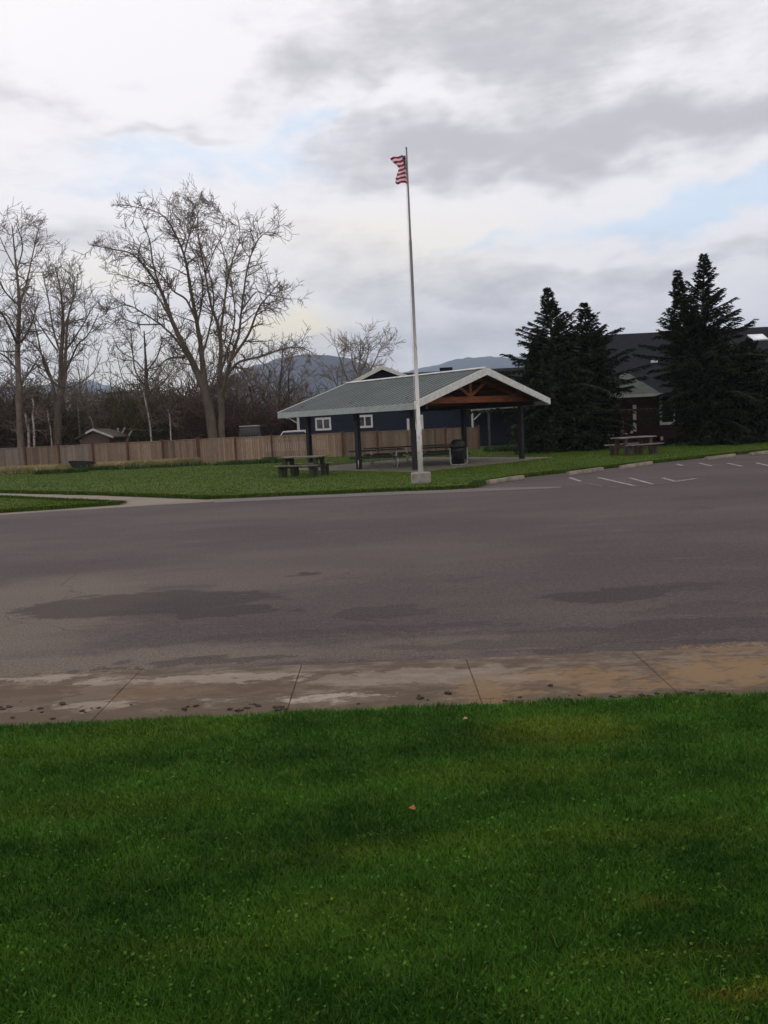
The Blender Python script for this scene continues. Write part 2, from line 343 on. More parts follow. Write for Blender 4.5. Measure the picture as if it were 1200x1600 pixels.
def outxy(n):
    x=(RS.rand(n)-.5)*11; y=.8+RS.rand(n)*4.7; k=(np.abs(x)>y*.52+.5)&(y<edge_y(x)+.03*np.sin(x*7)); return x[k],y[k]
V2,F2,L2,R2=blades('g',60000,outxy,.055,.007,None,.025,.75)
def clov(n):  # broad clover-like leaflets
    x,y=nearxy(n); n=len(x); z=.045+.03*RS.rand(n); r=.004+.004*RS.rand(n); a=RS.rand(n)*6.28; tx=RS.randn(n)*.35; ty=RS.randn(n)*.35
    P_=[]
    for k in range(5):
        t=a+k*1.2566; ox,oy=np.cos(t)*r,np.sin(t)*r; P_.append(np.stack([x+ox,y+oy,z+ox*tx+oy*ty],1))
    V=np.stack(P_,1).reshape(-1,3); i=np.arange(n)*5
    return V,np.stack([i,i+1,i+2,i+3,i+4],1).ravel(),np.full(n,5),.25+.6*RS.rand(n)
V3,F3,L3,R3=clov(2600)
V=np.concatenate([V1,V2,V3]); Fl=np.concatenate([F1,F2+len(V1),F3+len(V1)+len(V2)])
tag(fastmesh('lawn_grass',V,Fl,np.concatenate([L1,L2,L3]),MLn,np.concatenate([R1,R2,R3])),'short mown green lawn filling the foreground','grass',kind='stuff')
# edge grass on far lawn
def alongxy(lines,spread,inner=0.):
    segs=[]
    for L in lines:
        for i in range(len(L)-1): segs.append((L[i],L[i+1],math.dist(L[i],L[i+1])))
    A=np.array([s[0] for s in segs]);B=np.array([s[1] for s in segs]);W=np.array([s[2] for s in segs]);W=W/W.sum()
    def f(n):
        k=RS.choice(len(W),n,p=W); t=RS.rand(n)[:,None]; p=A[k]+(B[k]-A[k])*t; return p[:,0]+RS.randn(n)*spread,p[:,1]+np.abs(RS.randn(n))*spread*1.6-.02+inner
    return f
MEdge=M('edge_grass',(.042,.075,.008),(.06,.09,.013),2,spec=.08,attr=.5,fine=.1,bs=0)
L=[far,sm]
V,Fl,Ls,R=blades('e',46000,alongxy(L,.09),.085,.02,None,.03,.6)
tag(fastmesh('edge_grass',V,Fl,Ls,MEdge,R),'ragged grass edge of the far lawn along the asphalt','grass',kind='stuff')
def lawnxy(n):
    y=24+RS.rand(n)*26; x=(RS.rand(n)-.5)*2*(y*.5+1)
    pts=np.array(poly); inside=np.zeros(n,bool); j=len(pts)-1
    for i in range(len(pts)):
        xi,yi=pts[i];xj,yj=pts[j]; c_=((yi>y)!=(yj>y))&(x<(xj-xi)*(y-yi)/((yj-yi) or 1e-9)+xi); inside^=c_; j=i
    return x[inside],y[inside]
def smxy(n):
    t=RS.rand(n); x=-14+t*(14+G(188,788.8).x); y0_=np.interp(x,[p[0] for p in sorted(g([(-60,807),(0,802),(120,794),(188,788.8)]))],[p[1] for p in sorted(g([(-60,807),(0,802),(120,794),(188,788.8)]))]); y1_=np.interp(x,[p[0] for p in sorted(edgeS)],[p[1] for p in sorted(edgeS)]); return x,y0_+RS.rand(n)*(y1_-y0_)
V,Fl,Ls,R=blades('e',150000,lawnxy,.045,.022,None,.04,.8); Vs,Fs,Lz,Rz=blades('e',9000,smxy,.045,.022,None,.04,.8); Fl=np.concatenate([Fl,Fs+len(V)]); V=np.concatenate([V,Vs]); Ls=np.concatenate([Ls,Lz]); R=np.concatenate([R,Rz])
MFar=M('far_blades',(.064,.106,.009),(.088,.130,.014),.5,spec=.08,attr=.28,fine=.1,bs=0)
tag(fastmesh('far_lawn_grass',V,Fl,Ls,MFar,R),'mown grass of the lawn round the picnic shelter','grass',kind='stuff')
# ---------------------------------------------------------------- dirt clods
MClod=M('dirt_clod',(.045,.028,.018),(.025,.017,.012),30,bs=.8)
import bmesh
def clodmesh(seed):
    bm=bmesh.new(); bmesh.ops.create_icosphere(bm,subdivisions=2,radius=1); r=random.Random(seed)
    o=Vector((r.random()*9,r.random()*9,0))
    from mathutils import noise
    for v in bm.verts: v.co*= .75+.6*noise.noise(v.co*1.7+o); v.co.z*=.55
    me=bpy.data.meshes.new('dirt_clod'); bm.to_mesh(me); bm.free(); me.materials.append(MClod); return me
cms=[clodmesh(i) for i in range(4)]
cp=[(15,1106),(32,1097),(62,1108),(98,1101),(128,1112),(205,1102),(252,1111),(288,1109),(306,1104),(372,1113),(386,1107),(398,1101),(446,1109),(462,1118),(560,1100),(655,1088),(668,1094),(700,1084),(716,1112),(790,1096),(812,1090),(832,1106),(890,1094),(905,1087),(968,1089),(1016,1088),(1024,1084),(1070,1086),(1096,1079),(860,1072),(1128,1085),(20,1122),(82,1124)]
rn=random.Random(9)
cp+= [(a+rn.uniform(-14,14),c_+rn.uniform(-4,4)) for a,c_ in [(15,1106),(372,1110),(398,1104),(655,1089),(716,1112),(832,1104),(1016,1088),(1070,1087),(446,1110),(290,1108),(62,1110),(140,1110),(968,1090)] for _ in range(3)]
for i,(a,c_) in enumerate(cp):
    o=bpy.data.objects.new('dirt_clod',cms[i%4]); COL.objects.link(o); p=G(a,c_,.014); s=rn.uniform(.007,.026)*(1.6 if a in(1016,386,832,716) else 1)
    o.location=(p.x,p.y,.014+s*.3); o.scale=(s*rn.uniform(1,1.9),s,s*.9); o.rotation_euler=(0,0,rn.uniform(-.6,.6))
    tag(o,'small dark lump of mud lying on the concrete pavement','clod','mud clods on the pavement')
b=MB(); p=G(644,1262,.07)
for k in range(6):
    t=k*1.047
    b.quad([(p.x,p.y,p.z+.012),(p.x+.02*math.cos(t),p.y+.02*math.sin(t),p.z+.006*math.sin(k*2)),(p.x+.02*math.cos(t+1.047),p.y+.02*math.sin(t+1.047),p.z+.006*math.sin(k*2+2))])
tag(b.build('fallen_leaf',M('leaf_orange',(.35,.12,.04),(.25,.07,.03),30)),'small orange dead leaf on the near lawn','leaf')
b=MB(); p=G(727,1124,.05)
b.quad([(p.x-.02,p.y,p.z),(p.x,p.y-.016,p.z+.01),(p.x+.024,p.y,p.z+.004),(p.x,p.y+.02,p.z+.012)])
tag(b.build('fallen_leaf',M('leaf_pale',(.42,.24,.16),(.3,.18,.12),30)),'pale curled leaf at the edge between pavement and near lawn','leaf')
# ---------------------------------------------------------------- parking lines and wheel stops
MPaint=M('road_paint',(.30,.275,.265),(.10,.085,.082),9,fine=.3,fscale=60,lo=.4,hi=.7)
MPaint2=M('road_paint_worn',(.15,.13,.125),(.095,.08,.078),6,fine=.4,fscale=60)
marks=[((890,746),(907,752),1),((934.7,746),(990.7,758.7),1),((984,746.7),(1021,756.5),1),((1035.5,746.7),(1054.7,752),1),((1054.7,752.3),(1088,747.3),1),((921,755.5),(941,759),0),((950,760.6),(970,760.2),0),
 ((1057,724.8),(1067,727.5),1),((1093,723.5),(1112,728),1),((1136.5,723.5),(1158.7,728.3),1),((1181,723),(1203,727.8),1),((1008,747.6),(1084,743.5),0),((990,759.8),(1052,753),0),((1074,729),(1180,721.5),0)]
for a,c_,s in marks:
    A=G(*a,.006);B=G(*c_,.006); d=(B-A).normalized(); nrm=Vector((-d.y,d.x,0))*(.055 if s else .04)
    b=MB(); n=max(2,int((B-A).length/.3)); 
    for k in range(n):
        q0=A+(B-A)*(k/n); q1=A+(B-A)*((k+1)/n); b.quad([q0-nrm,q1-nrm,q1+nrm,q0+nrm])
    o=b.build('parking_line',MPaint if s else MPaint2); tag(o,kind='structure')
MWS=M('wheel_stop_concrete',(.26,.215,.17),(.15,.125,.10),3,fine=.35,bs=.6)
b=MB(); Lw=1.83
b.v=[];prof=[(-.075,0),(-.075,.05),(-.05,.125),(.05,.125),(.075,.05),(.075,0)]
b.extr([(-Lw/2,y,z) for y,z in prof],(Lw,0,0)); 
for sx in(-.5,.5): b.extr([(sx-.06,-.0765,0),(sx-.06,-.0765,.028),(sx+.06,-.0765,.028),(sx+.06,-.0765,0)],(0,-.0015,0),.1)
ws0=None
wsl=[((757,757),(813,748.5),'concrete wheel stop nearest the flagpole, at the left end of the row'),((883,743.5),(937,735.5),'concrete wheel stop second from the left end of the row'),((965,733.5),(1014,726),'concrete wheel stop third from the left end of the row'),
 ((1098,719.5),(1144,714),'concrete wheel stop fourth from the left in the parking row'),((1168,712.5),(1212,707),'concrete wheel stop cut off by the right edge of the photo')]
for a,c_,lab in wsl:
    A=G(*a);B=G(*c_); d=B-A; rz=math.atan2(d.y,d.x); c0=(A+B)/2
    c0=c0-Vector((-math.sin(rz),math.cos(rz),0))*.10
    if ws0 is None:
        ws0=b.build('wheel_stop',MWS,bevel=.01); o=ws0; tag(o,lab,'wheel stop','wheel stops along the parking edge')
    else: o=ws0.copy(); COL.objects.link(o); o['label']=lab
    o.location=(c0.x,c0.y,.004); o.rotation_euler=(0,0,rz); o.scale=(d.length/Lw*.98 if d.length<3 else 1,1,1)
# ---------------------------------------------------------------- flagpole
def stdmats():
    global MWhite,MNavy,MDark,MGalv
MWhite=M('white_paint',(.62,.60,.57),(.50,.48,.45),6,rough=.55,fine=.08,bs=.05)
MGalv=M('galvanised_steel',(.42,.42,.41),(.3,.3,.3),8,rough=.45,metal=.6,fine=.1,bs=.05)
def rustpole():
    m,N,b=newmat('rusty_dark_top_paint'); pos=N.new('ShaderNodeNewGeometry').outputs['Position']; z=N.sep(pos)[2]
    n=N.noise(N.scl(pos,(8,8,2.5)),2.2,6,.7); c=N.mix(N.ramp(n,.56,.66),(.62,.60,.57),(.22,.14,.10))
    c=N.mix(N.ramp(z,2.2,6.5),c,(.17,.15,.15)); fin(N,b,c,.5,n,.1,.01,.4); return m  # rust spots on white, colour turning dark grey towards the top
MPole=rustpole()
pb=G(659,758); pb=Vector((pb.x,pb.y+.28,0))
fp=empty('flagpole',pb,'tall white metal flagpole with a dark top, standing in the concrete block','flagpole')
H=P(632.5,232,pb.y).z
pk=G(655.5,741); 
b=MB(); b.tube([(0,0,.36),(0,0,1.9),(0,0,1.92),(0,0,4.3),(0,0,4.32),(0,0,7.5),(0,0,7.52),(0,0,H)],[.085,.082,.062,.058,.05,.044,.036,.026],14,True)
b.build('pole',MPole,fp,smooth=True)
b=MB(); b.beam((-.09,-.05,1.72),(-.09,-.05,1.98),.025,.02); b.beam((-.09,-.02,1.85),(-.06,0,1.85),.02,.02); b.build('cleat',MGalv,fp)
b=MB(); b.tube([(-.10,-.06,1.8),(-.09,-.05,4),(-.06,-.03,8),(-.045,0,H-.3)],.006,4); b.build('halyard',MWhite,fp)
b=MB(); b.lathe([(.0,H),(.035,H),(.035,H+.03),(.0,H+.05)],k=10); b.build('pole_cap',MGalv,fp)
b=MB(); b.lathe([(.315,0),(.32,.05),(.318,.36),(.30,.385)],(0,0,0),40)
cb=b.build('concrete_base',M('block_concrete',(.30,.27,.235),(.20,.175,.15),4,fine=.25,bs=.4),smooth=False); cb.location=pb
tag(cb,'round concrete block on the lawn holding the foot of the flagpole','base')
# flag
def flagmat():
    m,N,b=newmat('flag_cloth'); uv=N.new('ShaderNodeUVMap').outputs[0]; u,v,_=N.sep(uv)
    s=N.m('MODULO',N.m('FLOOR',N.m('MULTIPLY',v,13.)),2.); red=N.m('LESS_THAN',s,.5)
    c=N.mix(red,(.98,.84,.87),(.46,.06,.12))
    can=N.m('MULTIPLY',N.m('LESS_THAN',u,.4),N.m('LESS_THAN',v,7/13))
    fx=N.m('SUBTRACT',N.m('FRACT',N.m('MULTIPLY',u,11/.4*.5)),.5); fy=N.m('SUBTRACT',N.m('FRACT',N.m('MULTIPLY',v,9*13/7*.5)),.5)
    st=N.m('LESS_THAN',N.m('MULTIPLY_ADD',fx,fx,N.m('MULTIPLY',fy,fy)),.035)
    c=N.mix(can,c,N.mix(st,(.05,.06,.14),(.7,.7,.7)))
    fin(N,b,c,.8); b.inputs['Subsurface Weight'].default_value=0
    t=N.new('ShaderNodeBsdfTranslucent'); N.put(t.inputs[0],c); mx=N.new('ShaderNodeMixShader'); mx.inputs[0].default_value=.55
    N.l.new(b.outputs[0],mx.inputs[1]); N.l.new(t.outputs[0],mx.inputs[2]); N.l.new(mx.outputs[0],N.n['Material Output'].inputs[0]); return m
wp=[(0,24),(.08,22.5),(.18,19),(.3,14.5),(.42,11.5),(.5,12.5),(.62,14.5),(.75,16.5),(.88,18),(1,18)]
dp=[(0,-2.5),(.1,1),(.2,0),(.45,0),(.6,-1),(1,-1.5)]
def lerp(T,x):
    for (a,p),(c_,q) in zip(T,T[1:]):
        if x<=c_: return p+(q-p)*(x-a)/(c_-a)
    return T[-1][1]
me=bpy.data.meshes.new('flag'); NU,NVv=48,52; vs=[];fs=[];uvs=[]
px2m=pb.y/F*1.002
for j in range(NVv+1):
    v=j/NVv
    for i in range(NU+1):
        u=i/NU; yp=243+v*44; xp=633.6+ (yp-243)*.06
        uu=(u/.4)*.24 if u<.4 else .24+(u-.4)/.6*.76
        w_=lerp(wp,v)*uu; sag=4.5*uu**2.2*max(0,1-v*2.5)+(1.4*math.sin(uu*6.0+3.4)-.2)*min(1,v*2.2)*min(1,uu*4)*1.2-1.5*v*(1-uu)+2.0*v*v*(1-uu)**2
        q=P(xp-w_,yp+sag,pb.y)
        dep=.05*math.sin(u*13+v*2.5)*min(1,u*3)+ .04*u*math.sin(v*5)
        vs.append((q.x-.0,q.y+dep,q.z)); uvs.append((u,v))
for j in range(NVv):
    for i in range(NU):
        a=j*(NU+1)+i; fs.append((a,a+1,a+NU+2,a+NU+1))
me.from_pydata(vs,[],fs); ul=me.uv_layers.new(name='UVMap')
for lp in me.loops: ul.data[lp.index].uv=uvs[lp.vertex_index]
me.polygons.foreach_set('use_smooth',[True]*len(fs)); fo=link('flag',me,flagmat())
sol=fo.modifiers.new('s','SOLIDIFY'); sol.thickness=.004
tag(fo,'red and white striped flag with dark blue canton, folded near the top of the pole','flag')
# ---------------------------------------------------------------- picnic shelter
bx,by,ga=1.345,31.942,.728; SPc,WD,OV,OF,OR,ZE,ZR=3.474,6.72,.879,.957,1.074,2.438,4.03
sh=empty('picnic_shelter',(bx,by,0),'open sided picnic shelter with a grey green gable roof, white rake boards and dark posts','shelter',rz=ga)
# local: x across gable, y along ridge (away)
Ly=2*SPc; MPost=M('post_paint',(.014,.010,.014),(.02,.014,.016),5,rough=.6,bs=.1)
MRoof=M('roof_metal',(.088,.104,.102),(.070,.084,.083),.7,rough=.5,fine=.12,fscale=15,stretch=(1,1,1),bs=.1,spec=.15)
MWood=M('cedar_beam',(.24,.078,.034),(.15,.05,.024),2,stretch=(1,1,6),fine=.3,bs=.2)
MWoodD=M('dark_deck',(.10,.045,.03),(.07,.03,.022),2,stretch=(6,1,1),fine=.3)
posts=[(0,0),(0,SPc),(0,Ly),(WD,0),(WD,SPc),(WD,Ly)]
for x,y in posts:
    b=MB(); b.box((x,y,1.24),(.19,.19,2.40)); b.box((x,y,.06),(.26,.26,.03)); b.build('post',MPost,sh,bevel=.008)
x0,x1_,xm=-OV,WD+OV,WD/2; y0,y1_=-OF,Ly+OR; rise=ZR-(ZE+.26)
zt=lambda x: ZE+.26+rise*(1-abs(x-xm)/(xm-x0))
b=MB()
for a,c_ in((x0,xm),(x1_,xm)):
    za,zc=zt(a),zt(c_)
    b.extr([(a,y0,za),(c_,y0,zc),(c_,y0,zc-.05),(a,y0,za-.05)],(0,y1_-y0,0))
    n=int((y1_-y0)/.3)
    for k in range(1,n):
        yy=y0+k*(y1_-y0)/n; b.beam((a,yy,za+.012),(c_,yy,zc+.012),.035,.024)
b.build('roof',MRoof,sh)
b=MB(); 
for s in(-1,1): b.extr([(xm,y0-.03,ZR+.032),(xm+s*.17,y0-.03,ZR-.025),(xm+s*.17,y0-.03,ZR-.005),(xm,y0-.03,ZR+.055)],(0,y1_-y0+.06,0))
b.build('ridge_cap',M('ridge_paint',(.50,.50,.48),None,3,rough=.5),sh)
for yy in(y0-.045,y1_+.003):
    b=MB()
    for a in(x0,x1_):
        za,zc=zt(a)+.02,zt(xm)+.02; b.extr([(a,yy,za),(xm,yy,zc),(xm,yy,zc-.30),(a,yy,za-.27)],(0,.042,0))
    b.build('rake_board',MWhite,sh)
MFas=M('fascia_paint',(.34,.37,.36),(.28,.31,.30),3,rough=.6)
for xx in(x0-.035,x1_+.003):
    b=MB(); b.box((xx+.016,(y0+y1_)/2,ZE+.125),(.032,y1_-y0-.002,.25)); b.build('fascia_board',MFas,sh)
b=MB()
for a in(x0,x1_): b.extr([(a,y0+.03,zt(a)-.055),(xm,y0+.03,zt(xm)-.055),(xm,y0+.03,zt(xm)-.085),(a,y0+.03,zt(a)-.085)],(0,y1_-y0-.06,0))
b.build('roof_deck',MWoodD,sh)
b=MB()
for x in(0,WD): b.box((x,Ly/2,2.54),(.14,y1_-y0-.5,.19))
b.build('eave_beam',MPost,sh)
for yy in(0,SPc,Ly):
    b=MB(); b.box((xm,yy,2.79),(WD+.6,.13,.26)); z1=zt(xm)-.12
    b.box((xm,yy,(2.92+z1)/2),(.16,.12,z1-2.92))
    for s in(-1,1):
        b.beam((xm+s*.05,yy,2.95),(xm+s*1.05,yy,zt(xm+s*1.05)-.16),.10,.13); b.beam((xm+s*.04,yy,zt(xm)-.17),(xm+s*(xm-x0-.15),yy,zt(x0+.15)-.17),.10,.15)
    b.build('truss',MWood,sh)
for k in range(7):
    for s in(-1,1):
        pass
b=MB()
for k in range(1,6):
    for s in(-1,1):
        x=xm+s*(xm-x0)*k/6; b.box((x,(y0+y1_)/2,zt(x)-.115),(.05,y1_-y0-.12,.055))
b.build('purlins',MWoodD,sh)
# slab
MSlab=M('slab_concrete',(.19,.16,.13),(.14,.115,.095),1.5,bs=.3)
b=MB(); b.box((WD/2+.15,Ly/2-.1,.035),(WD+1.9,Ly+1.6,.07)); so_=b.build('shelter_slab',MSlab); so_.location=(bx,by,.004); so_.rotation_euler=(0,0,ga); tag(so_,kind='structure')
def S(x,y,z=0): return Matrix.Translation((bx,by,0))@Matrix.Rotation(ga,4,'Z')@Vector((x,y,z))
# ---------------------------------------------------------------- timber picnic tables
def timber(name,loc,rz,label,mat,matleg,L=2.0):
    t=empty(name,loc,label,'picnic table','timber picnic tables on the lawn',rz)
    b=MB()
    for k in range(5): b.box((0,(k-2)*.152,.765),(L,.145,.05),None,random.random())
    b.build('tabletop',mat,t,bevel=.006)
    for s in(-1,1):
        b=MB()
        for k in(-.5,.5): b.box((0,s*.70+k*.142,.455),(L,.136,.05),None,random.random())
        b.build('bench',mat,t,bevel=.006)
    for e in(-1,1):
        x=e*(L/2-.28)
        for s in(-1,1):
            b=MB(); b.box((x,s*.29,.37),(.16,.12,.74),Euler((s*.12,0,0)).to_matrix()); b.box((x,s*.62,.215),(.15,.11,.43)); b.build('leg',matleg,t)
        b=MB(); b.box((x,0,.385),(.10,1.5,.09)); b.box((x,0,.70),(.10,.72,.08)); b.build('cross_beam',matleg,t)
    return t
MTw=M('weathered_timber',(.19,.16,.12),(.10,.09,.06),3,fine=.4,attr=.3,stretch=(1,3,1)); MTl=M('dark_timber',(.045,.042,.030),(.03,.035,.02),3,fine=.4)
a=G(474,747); timber('timber_picnic_table',(a.x,a.y+.45,.045),math.radians(-24),'weathered timber picnic table with dark legs on the lawn left of the shelter',MTw,MTl,1.95)
MTw2=M('grey_timber',(.24,.185,.16),(.15,.115,.10),3,fine=.4,attr=.3,stretch=(1,3,1)); MTl2=M('brown_timber',(.07,.045,.035),(.045,.03,.025),3,fine=.4)
a=G(996,712.5); timber('timber_picnic_table',(a.x,a.y+.5,.045),math.radians(24),'greyish timber picnic table on the lawn in front of the dark red house',MTw2,MTl2,1.95)
# ---------------------------------------------------------------- steel frame tables under the shelter
MGreen=M('table_planks',(.035,.035,.028),(.02,.022,.018),3,fine=.3,attr=.3)
def steel_table():
    t=empty('metal_frame_picnic_table',(0,0,0),'x','picnic table','steel frame picnic tables under the shelter')
    L=2.4; b=MB()
    for k in range(3): b.box((0,(k-1)*.245,.75),(L,.235,.045),None,random.random())
    b.build('tabletop',MGreen,t)
    for s in(-1,1):
        b=MB(); b.box((0,s*.72,.44),(L,.24,.045)); b.build('bench',MGreen,t)
    for e in(-1,1):
        x=e*.85; b=MB(); r=.024
        for s in(-1,1):
            b.tube([(x,s*.30,.725),(x,s*.34,.30),(x,s*.40,.08),(x,s*.48,.03),(x,s*.70,.03)],r,8)
            b.tube([(x,s*.70,.03),(x,s*.80,.05),(x,s*.82,.20),(x,s*.82,.38),(x,s*.76,.415),(x,s*.36,.415)],r,8)
        b.tube([(x,-.36,.415),(x,.36,.415)],r,8); b.tube([(x,-.30,.72),(x,.30,.72)],r,8)
        b.tube([(x,0,.42),(x-e*.45,0,.72)],.015,6)
        b.build('leg_frame',MGalv,t,smooth=True)
    return t
st=steel_table()
def grd(px,d): q=P(px,660,d); return (q.x,d,.075)
st.location=grd(586,35.3); st.rotation_euler=(0,0,math.radians(4)); st['label']='steel frame picnic table under the shelter, leftmost, between the two left posts'
dup(st,grd(606,38.3),math.radians(-3),'steel frame picnic table under the shelter, at the back behind the leftmost one')
dup(st,grd(684,34.9),math.radians(5),'steel frame picnic table under the shelter, beside the black bin')
dup(st,grd(682,38.0),math.radians(2),'steel frame picnic table under the shelter, at the back behind the bin')
# bin
a=P(714,700,34.6); t=empty('litter_bin',(a.x,34.3,.075),'black litter bin with a domed hooded lid and silver hoop frame under the shelter','bin')
MBlk=M('black_plastic',(.012,.012,.013),(.02,.02,.02),6,rough=.45,bs=.05)
b=MB(); b.lathe([(.25,.03),(.29,.6),(.30,.72)],k=24); b.build('body',MBlk,t,smooth=True)
b=MB(); b.lathe([(.33,.72),(.34,.78),(.31,.93),(.22,1.03),(.08,1.07),(0,1.075)],k=24); b.build('lid',M('lid_black',(.02,.018,.018),None,4,rough=.5),t,smooth=True)
b=MB(); b.box((.0,-.335,.86),(.26,.03,.12)); b.build('flap',MBlk,t)
b=MB()
for s in(-1,1): b.tube([(s*.36,-.36,.72),(s*.36,-.36,.12),(s*.30,-.40,.02),(s*.02,-.42,.02)],.018,8)
b.build('frame',MGalv,t)
# ---------------------------------------------------------------- fence
MBd=M('fence_boards',(.225,.155,.108),(.16,.113,.08),.45,stretch=(1,1,.3),fine=.35,fscale=14,attr=.35,bs=.3)
MBd2=M('fence_boards_pale',(.28,.19,.13),(.21,.145,.10),.6,stretch=(1,1,.3),fine=.35,fscale=14,attr=.3,bs=.3)
MBd3=M('fence_boards_grey',(.21,.165,.135),(.17,.13,.105),.6,stretch=(1,1,.3),fine=.35,fscale=14,attr=.3,bs=.3)
MFp=M('fence_posts',(.13,.050,.033),(.085,.035,.025),2,fine=.3,bs=.3); MCap=M('post_cap',(.30,.22,.18),None,3)
C0=Vector((-10.97,48.6,0)); C1=Vector((6.29,51.6,0)); Cl=Vector((-10.97-2.23*9,48.6+.33*9,0))
fe=empty('wooden_fence',C0,'long brown board fence with reddish posts running behind the lawn and the shelter','fence')
HF=1.60; rnf=random.Random(21)
def fenceline(A,B,n,zfun,mats):
    A=A-C0;B=B-C0; d=(B-A)/n; u=d.normalized(); nn=Vector((-u.y,u.x,0))
    if nn.y<0: nn=-nn
    for k in range(n):
        a=A+d*k; z=zfun(k+.5); zz=zfun(k)
        b=MB(); nb=15; wB=(d.length-.12)/nb; R=Matrix((u,nn,Vector((0,0,1)))).transposed(); pr=rnf.uniform(-.15,.15)
        for j in range(nb):
            c_=a+u*(.06+wB*(j+.5)); hh=HF-.08+rnf.uniform(-.008,.008); b.box((c_.x,c_.y,z+hh/2+.02),(wB-.012,.022,hh),R,min(1,max(0,.5+pr+rnf.uniform(-.35,.35))))
        c_=a+d/2; b.box((c_.x,c_.y,z+HF-.03),(d.length-.10,.09,.035),R,.8)
        for zr in(.3,1.35): b.box((c_.x+nn.x*.033,c_.y+nn.y*.033,z+zr),(d.length-.12,.04,.09),R,.4)
        b.build('panel',mats(k),fe)
    for k in range(n+1):
        if A.length<1e-6 and k==0 and n>8: pass
        a=A+d*k; z=zfun(k); big=(a.length<.1)
        if big and B.length>.1 and zfun(0)!=0: continue
        s=.16 if big else .11
        b=MB(); b.box((a.x-nn.x*.03,a.y-nn.y*.03,z+(HF+.04)/2),(s,s,HF+.04),R); b.box((a.x-nn.x*.03,a.y-nn.y*.03,z+HF+.06),(s+.05,s+.05,.045),R); b.build('post',MFp,fe)
fenceline(C0,Cl,9,lambda k:0.0,lambda k:[MBd,MBd,MBd,MBd3,MBd,MBd3,MBd,MBd3,MBd][k])
fenceline(C0+Vector((.001,0,0)),C1,8,lambda k:.0-.018*k,lambda k:[MBd2,MBd2,MBd2,MBd2,MBd,MBd,MBd,MBd][k])
# tall dry grass along fence
MDry=M('dry_grass',(.40,.31,.16),(.22,.20,.08),.7,attr=.4,fine=.1,bs=0)
def dryxy(n):
    t=RS.rand(n)**1.25; x=C0.x+(Cl.x-C0.x)*t; y=C0.y+(Cl.y-C0.y)*t-.15-RS.rand(n)*(1.0+1.4*np.clip(t*1.4,0,1)); return x,y
V,Fl,Ls,R=blades('d',34000,dryxy,.42,.03,None,.03,.7)
tag(fastmesh('dry_grass',V,Fl,Ls,MDry,R),'strip of tall dry straw coloured grass along the foot of the fence','grass',kind='stuff')
MWd=M('weed_green',(.045,.085,.015),(.03,.06,.012),2,attr=.5,fine=.1,bs=0)
def patch(cx,cy,rx,ry,n):
    a=RS.rand(n)*6.28; r=np.sqrt(RS.rand(n)); return cx+np.cos(a)*r*rx,cy+np.sin(a)*r*ry
def weedxy(n):
    L=[(G(20,740),3.2,.7,.16),(G(95,741),1.6,.3,.06),(G(150,736),1.6,.3,.06),(G(250,732),3,.2,.03),(G(395,726),2.2,.4,.08),(G(426,722),.55,.35,.06),(Vector((8.6,47,0)),2.6,2.,.4),(Vector((10.5,44,0)),1.5,1.2,.1)]
    xs_,ys=[],[]
    for g_,a,c_,f in L:
        x,y=patch(g_.x,g_.y,a,c_,int(n*f)); xs_.append(x);ys.append(y)
    return np.concatenate(xs_),np.concatenate(ys)
V,Fl,Ls,R=blades('d',22000,weedxy,.26,.035,None,.03,.8)
tag(fastmesh('weeds',V,Fl,Ls,MWd,R),'clumps of green weeds by the fence and behind the shelter','weeds',kind='stuff')
# dark tub leaning at the fence
q=P(124,722,47.6); t=empty('plastic_tub',(q.x,47.9,.1),'black plastic tub lying tilted against the fence in the dry grass','tub')
b=MB(); R=Euler((math.radians(-18),math.radians(5),math.radians(8))).to_matrix()
def shell(s0,s1,z0,z1): return [(s*a*sx,c_*s_y,z) for s in ()]
out=[]
for zz,sx,sy in((0,.52,.22),(.36,.78,.36)):
    out.append([R@Vector((sx*math.copysign(abs(math.cos(t_))**.6,math.cos(t_)),sy*math.copysign(abs(math.sin(t_))**.6,math.sin(t_)),zz))+Vector((0,0,.08)) for t_ in [2*math.pi*k/20 for k in range(20)]])
inn=[[p*.94+Vector((0,0,.03)) for p in r_] for r_ in out[::-1]]; rings=out+inn; n0=len(b.v)
for r_ in rings: b.v+=[tuple(p) for p in r_]
for i in range(3):
    for j in range(20): a_=n0+i*20+j; c_=n0+i*20+(j+1)%20; b.f.append((a_,c_,c_+20,a_+20)); b.r.append(.5)
b.f.append(tuple(range(n0+60,n0+80))); b.r.append(.5); b.f.append(tuple(range(n0,n0+20))[::-1]); b.r.append(.5)
b.build('tub_body',MBlk,t)
b=MB(); b.tube([tuple(p) for p in out[1]]+[tuple(out[1][0])],.022,6); b.build('rim',MBlk,t)
# ---------------------------------------------------------------- navy house
MNavy=M('navy_siding',(.016,.019,.036),(.012,.015,.029),2,stretch=(.1,.1,12),fine=.25,fscale=6,bs=.5)
MShD=M('dark_shingles',(.014,.014,.020),(.010,.010,.014),3,spec=.06,fine=.4,fscale=20,bs=.4)
MGlass=M('window_glass',(.02,.022,.028),None,2,rough=.08,spec=.6,fine=.02,bs=0)
hx0=P(465,660,60).x; hx1=P(742,655,60).x
nh=empty('navy_house',(0,60,0),'navy blue house with white trimmed windows behind the fence and the shelter','house')
b=MB(); D=15; b.extr([(hx0,0,0),(hx0,0,2.95),(hx0,D,2.95),(hx0,D,0)],(hx1-hx0,0,0)); b.build('wall',MNavy,nh)
hm=(hx0+hx1)/2; pkp=P(597,574,59.3); ZRi=pkp.z; hm=pkp.x; ov=.75; sl0=(ZRi-2.75)/(hm-hx0+ov); zE=2.75
b=MB(); b.extr([(hx0+.01,.0,2.95),(hm,.0,ZRi-.2),(hx1-.01,.0,2.95)],(0,D,0)); b.build('gable_wall',MNavy,nh)
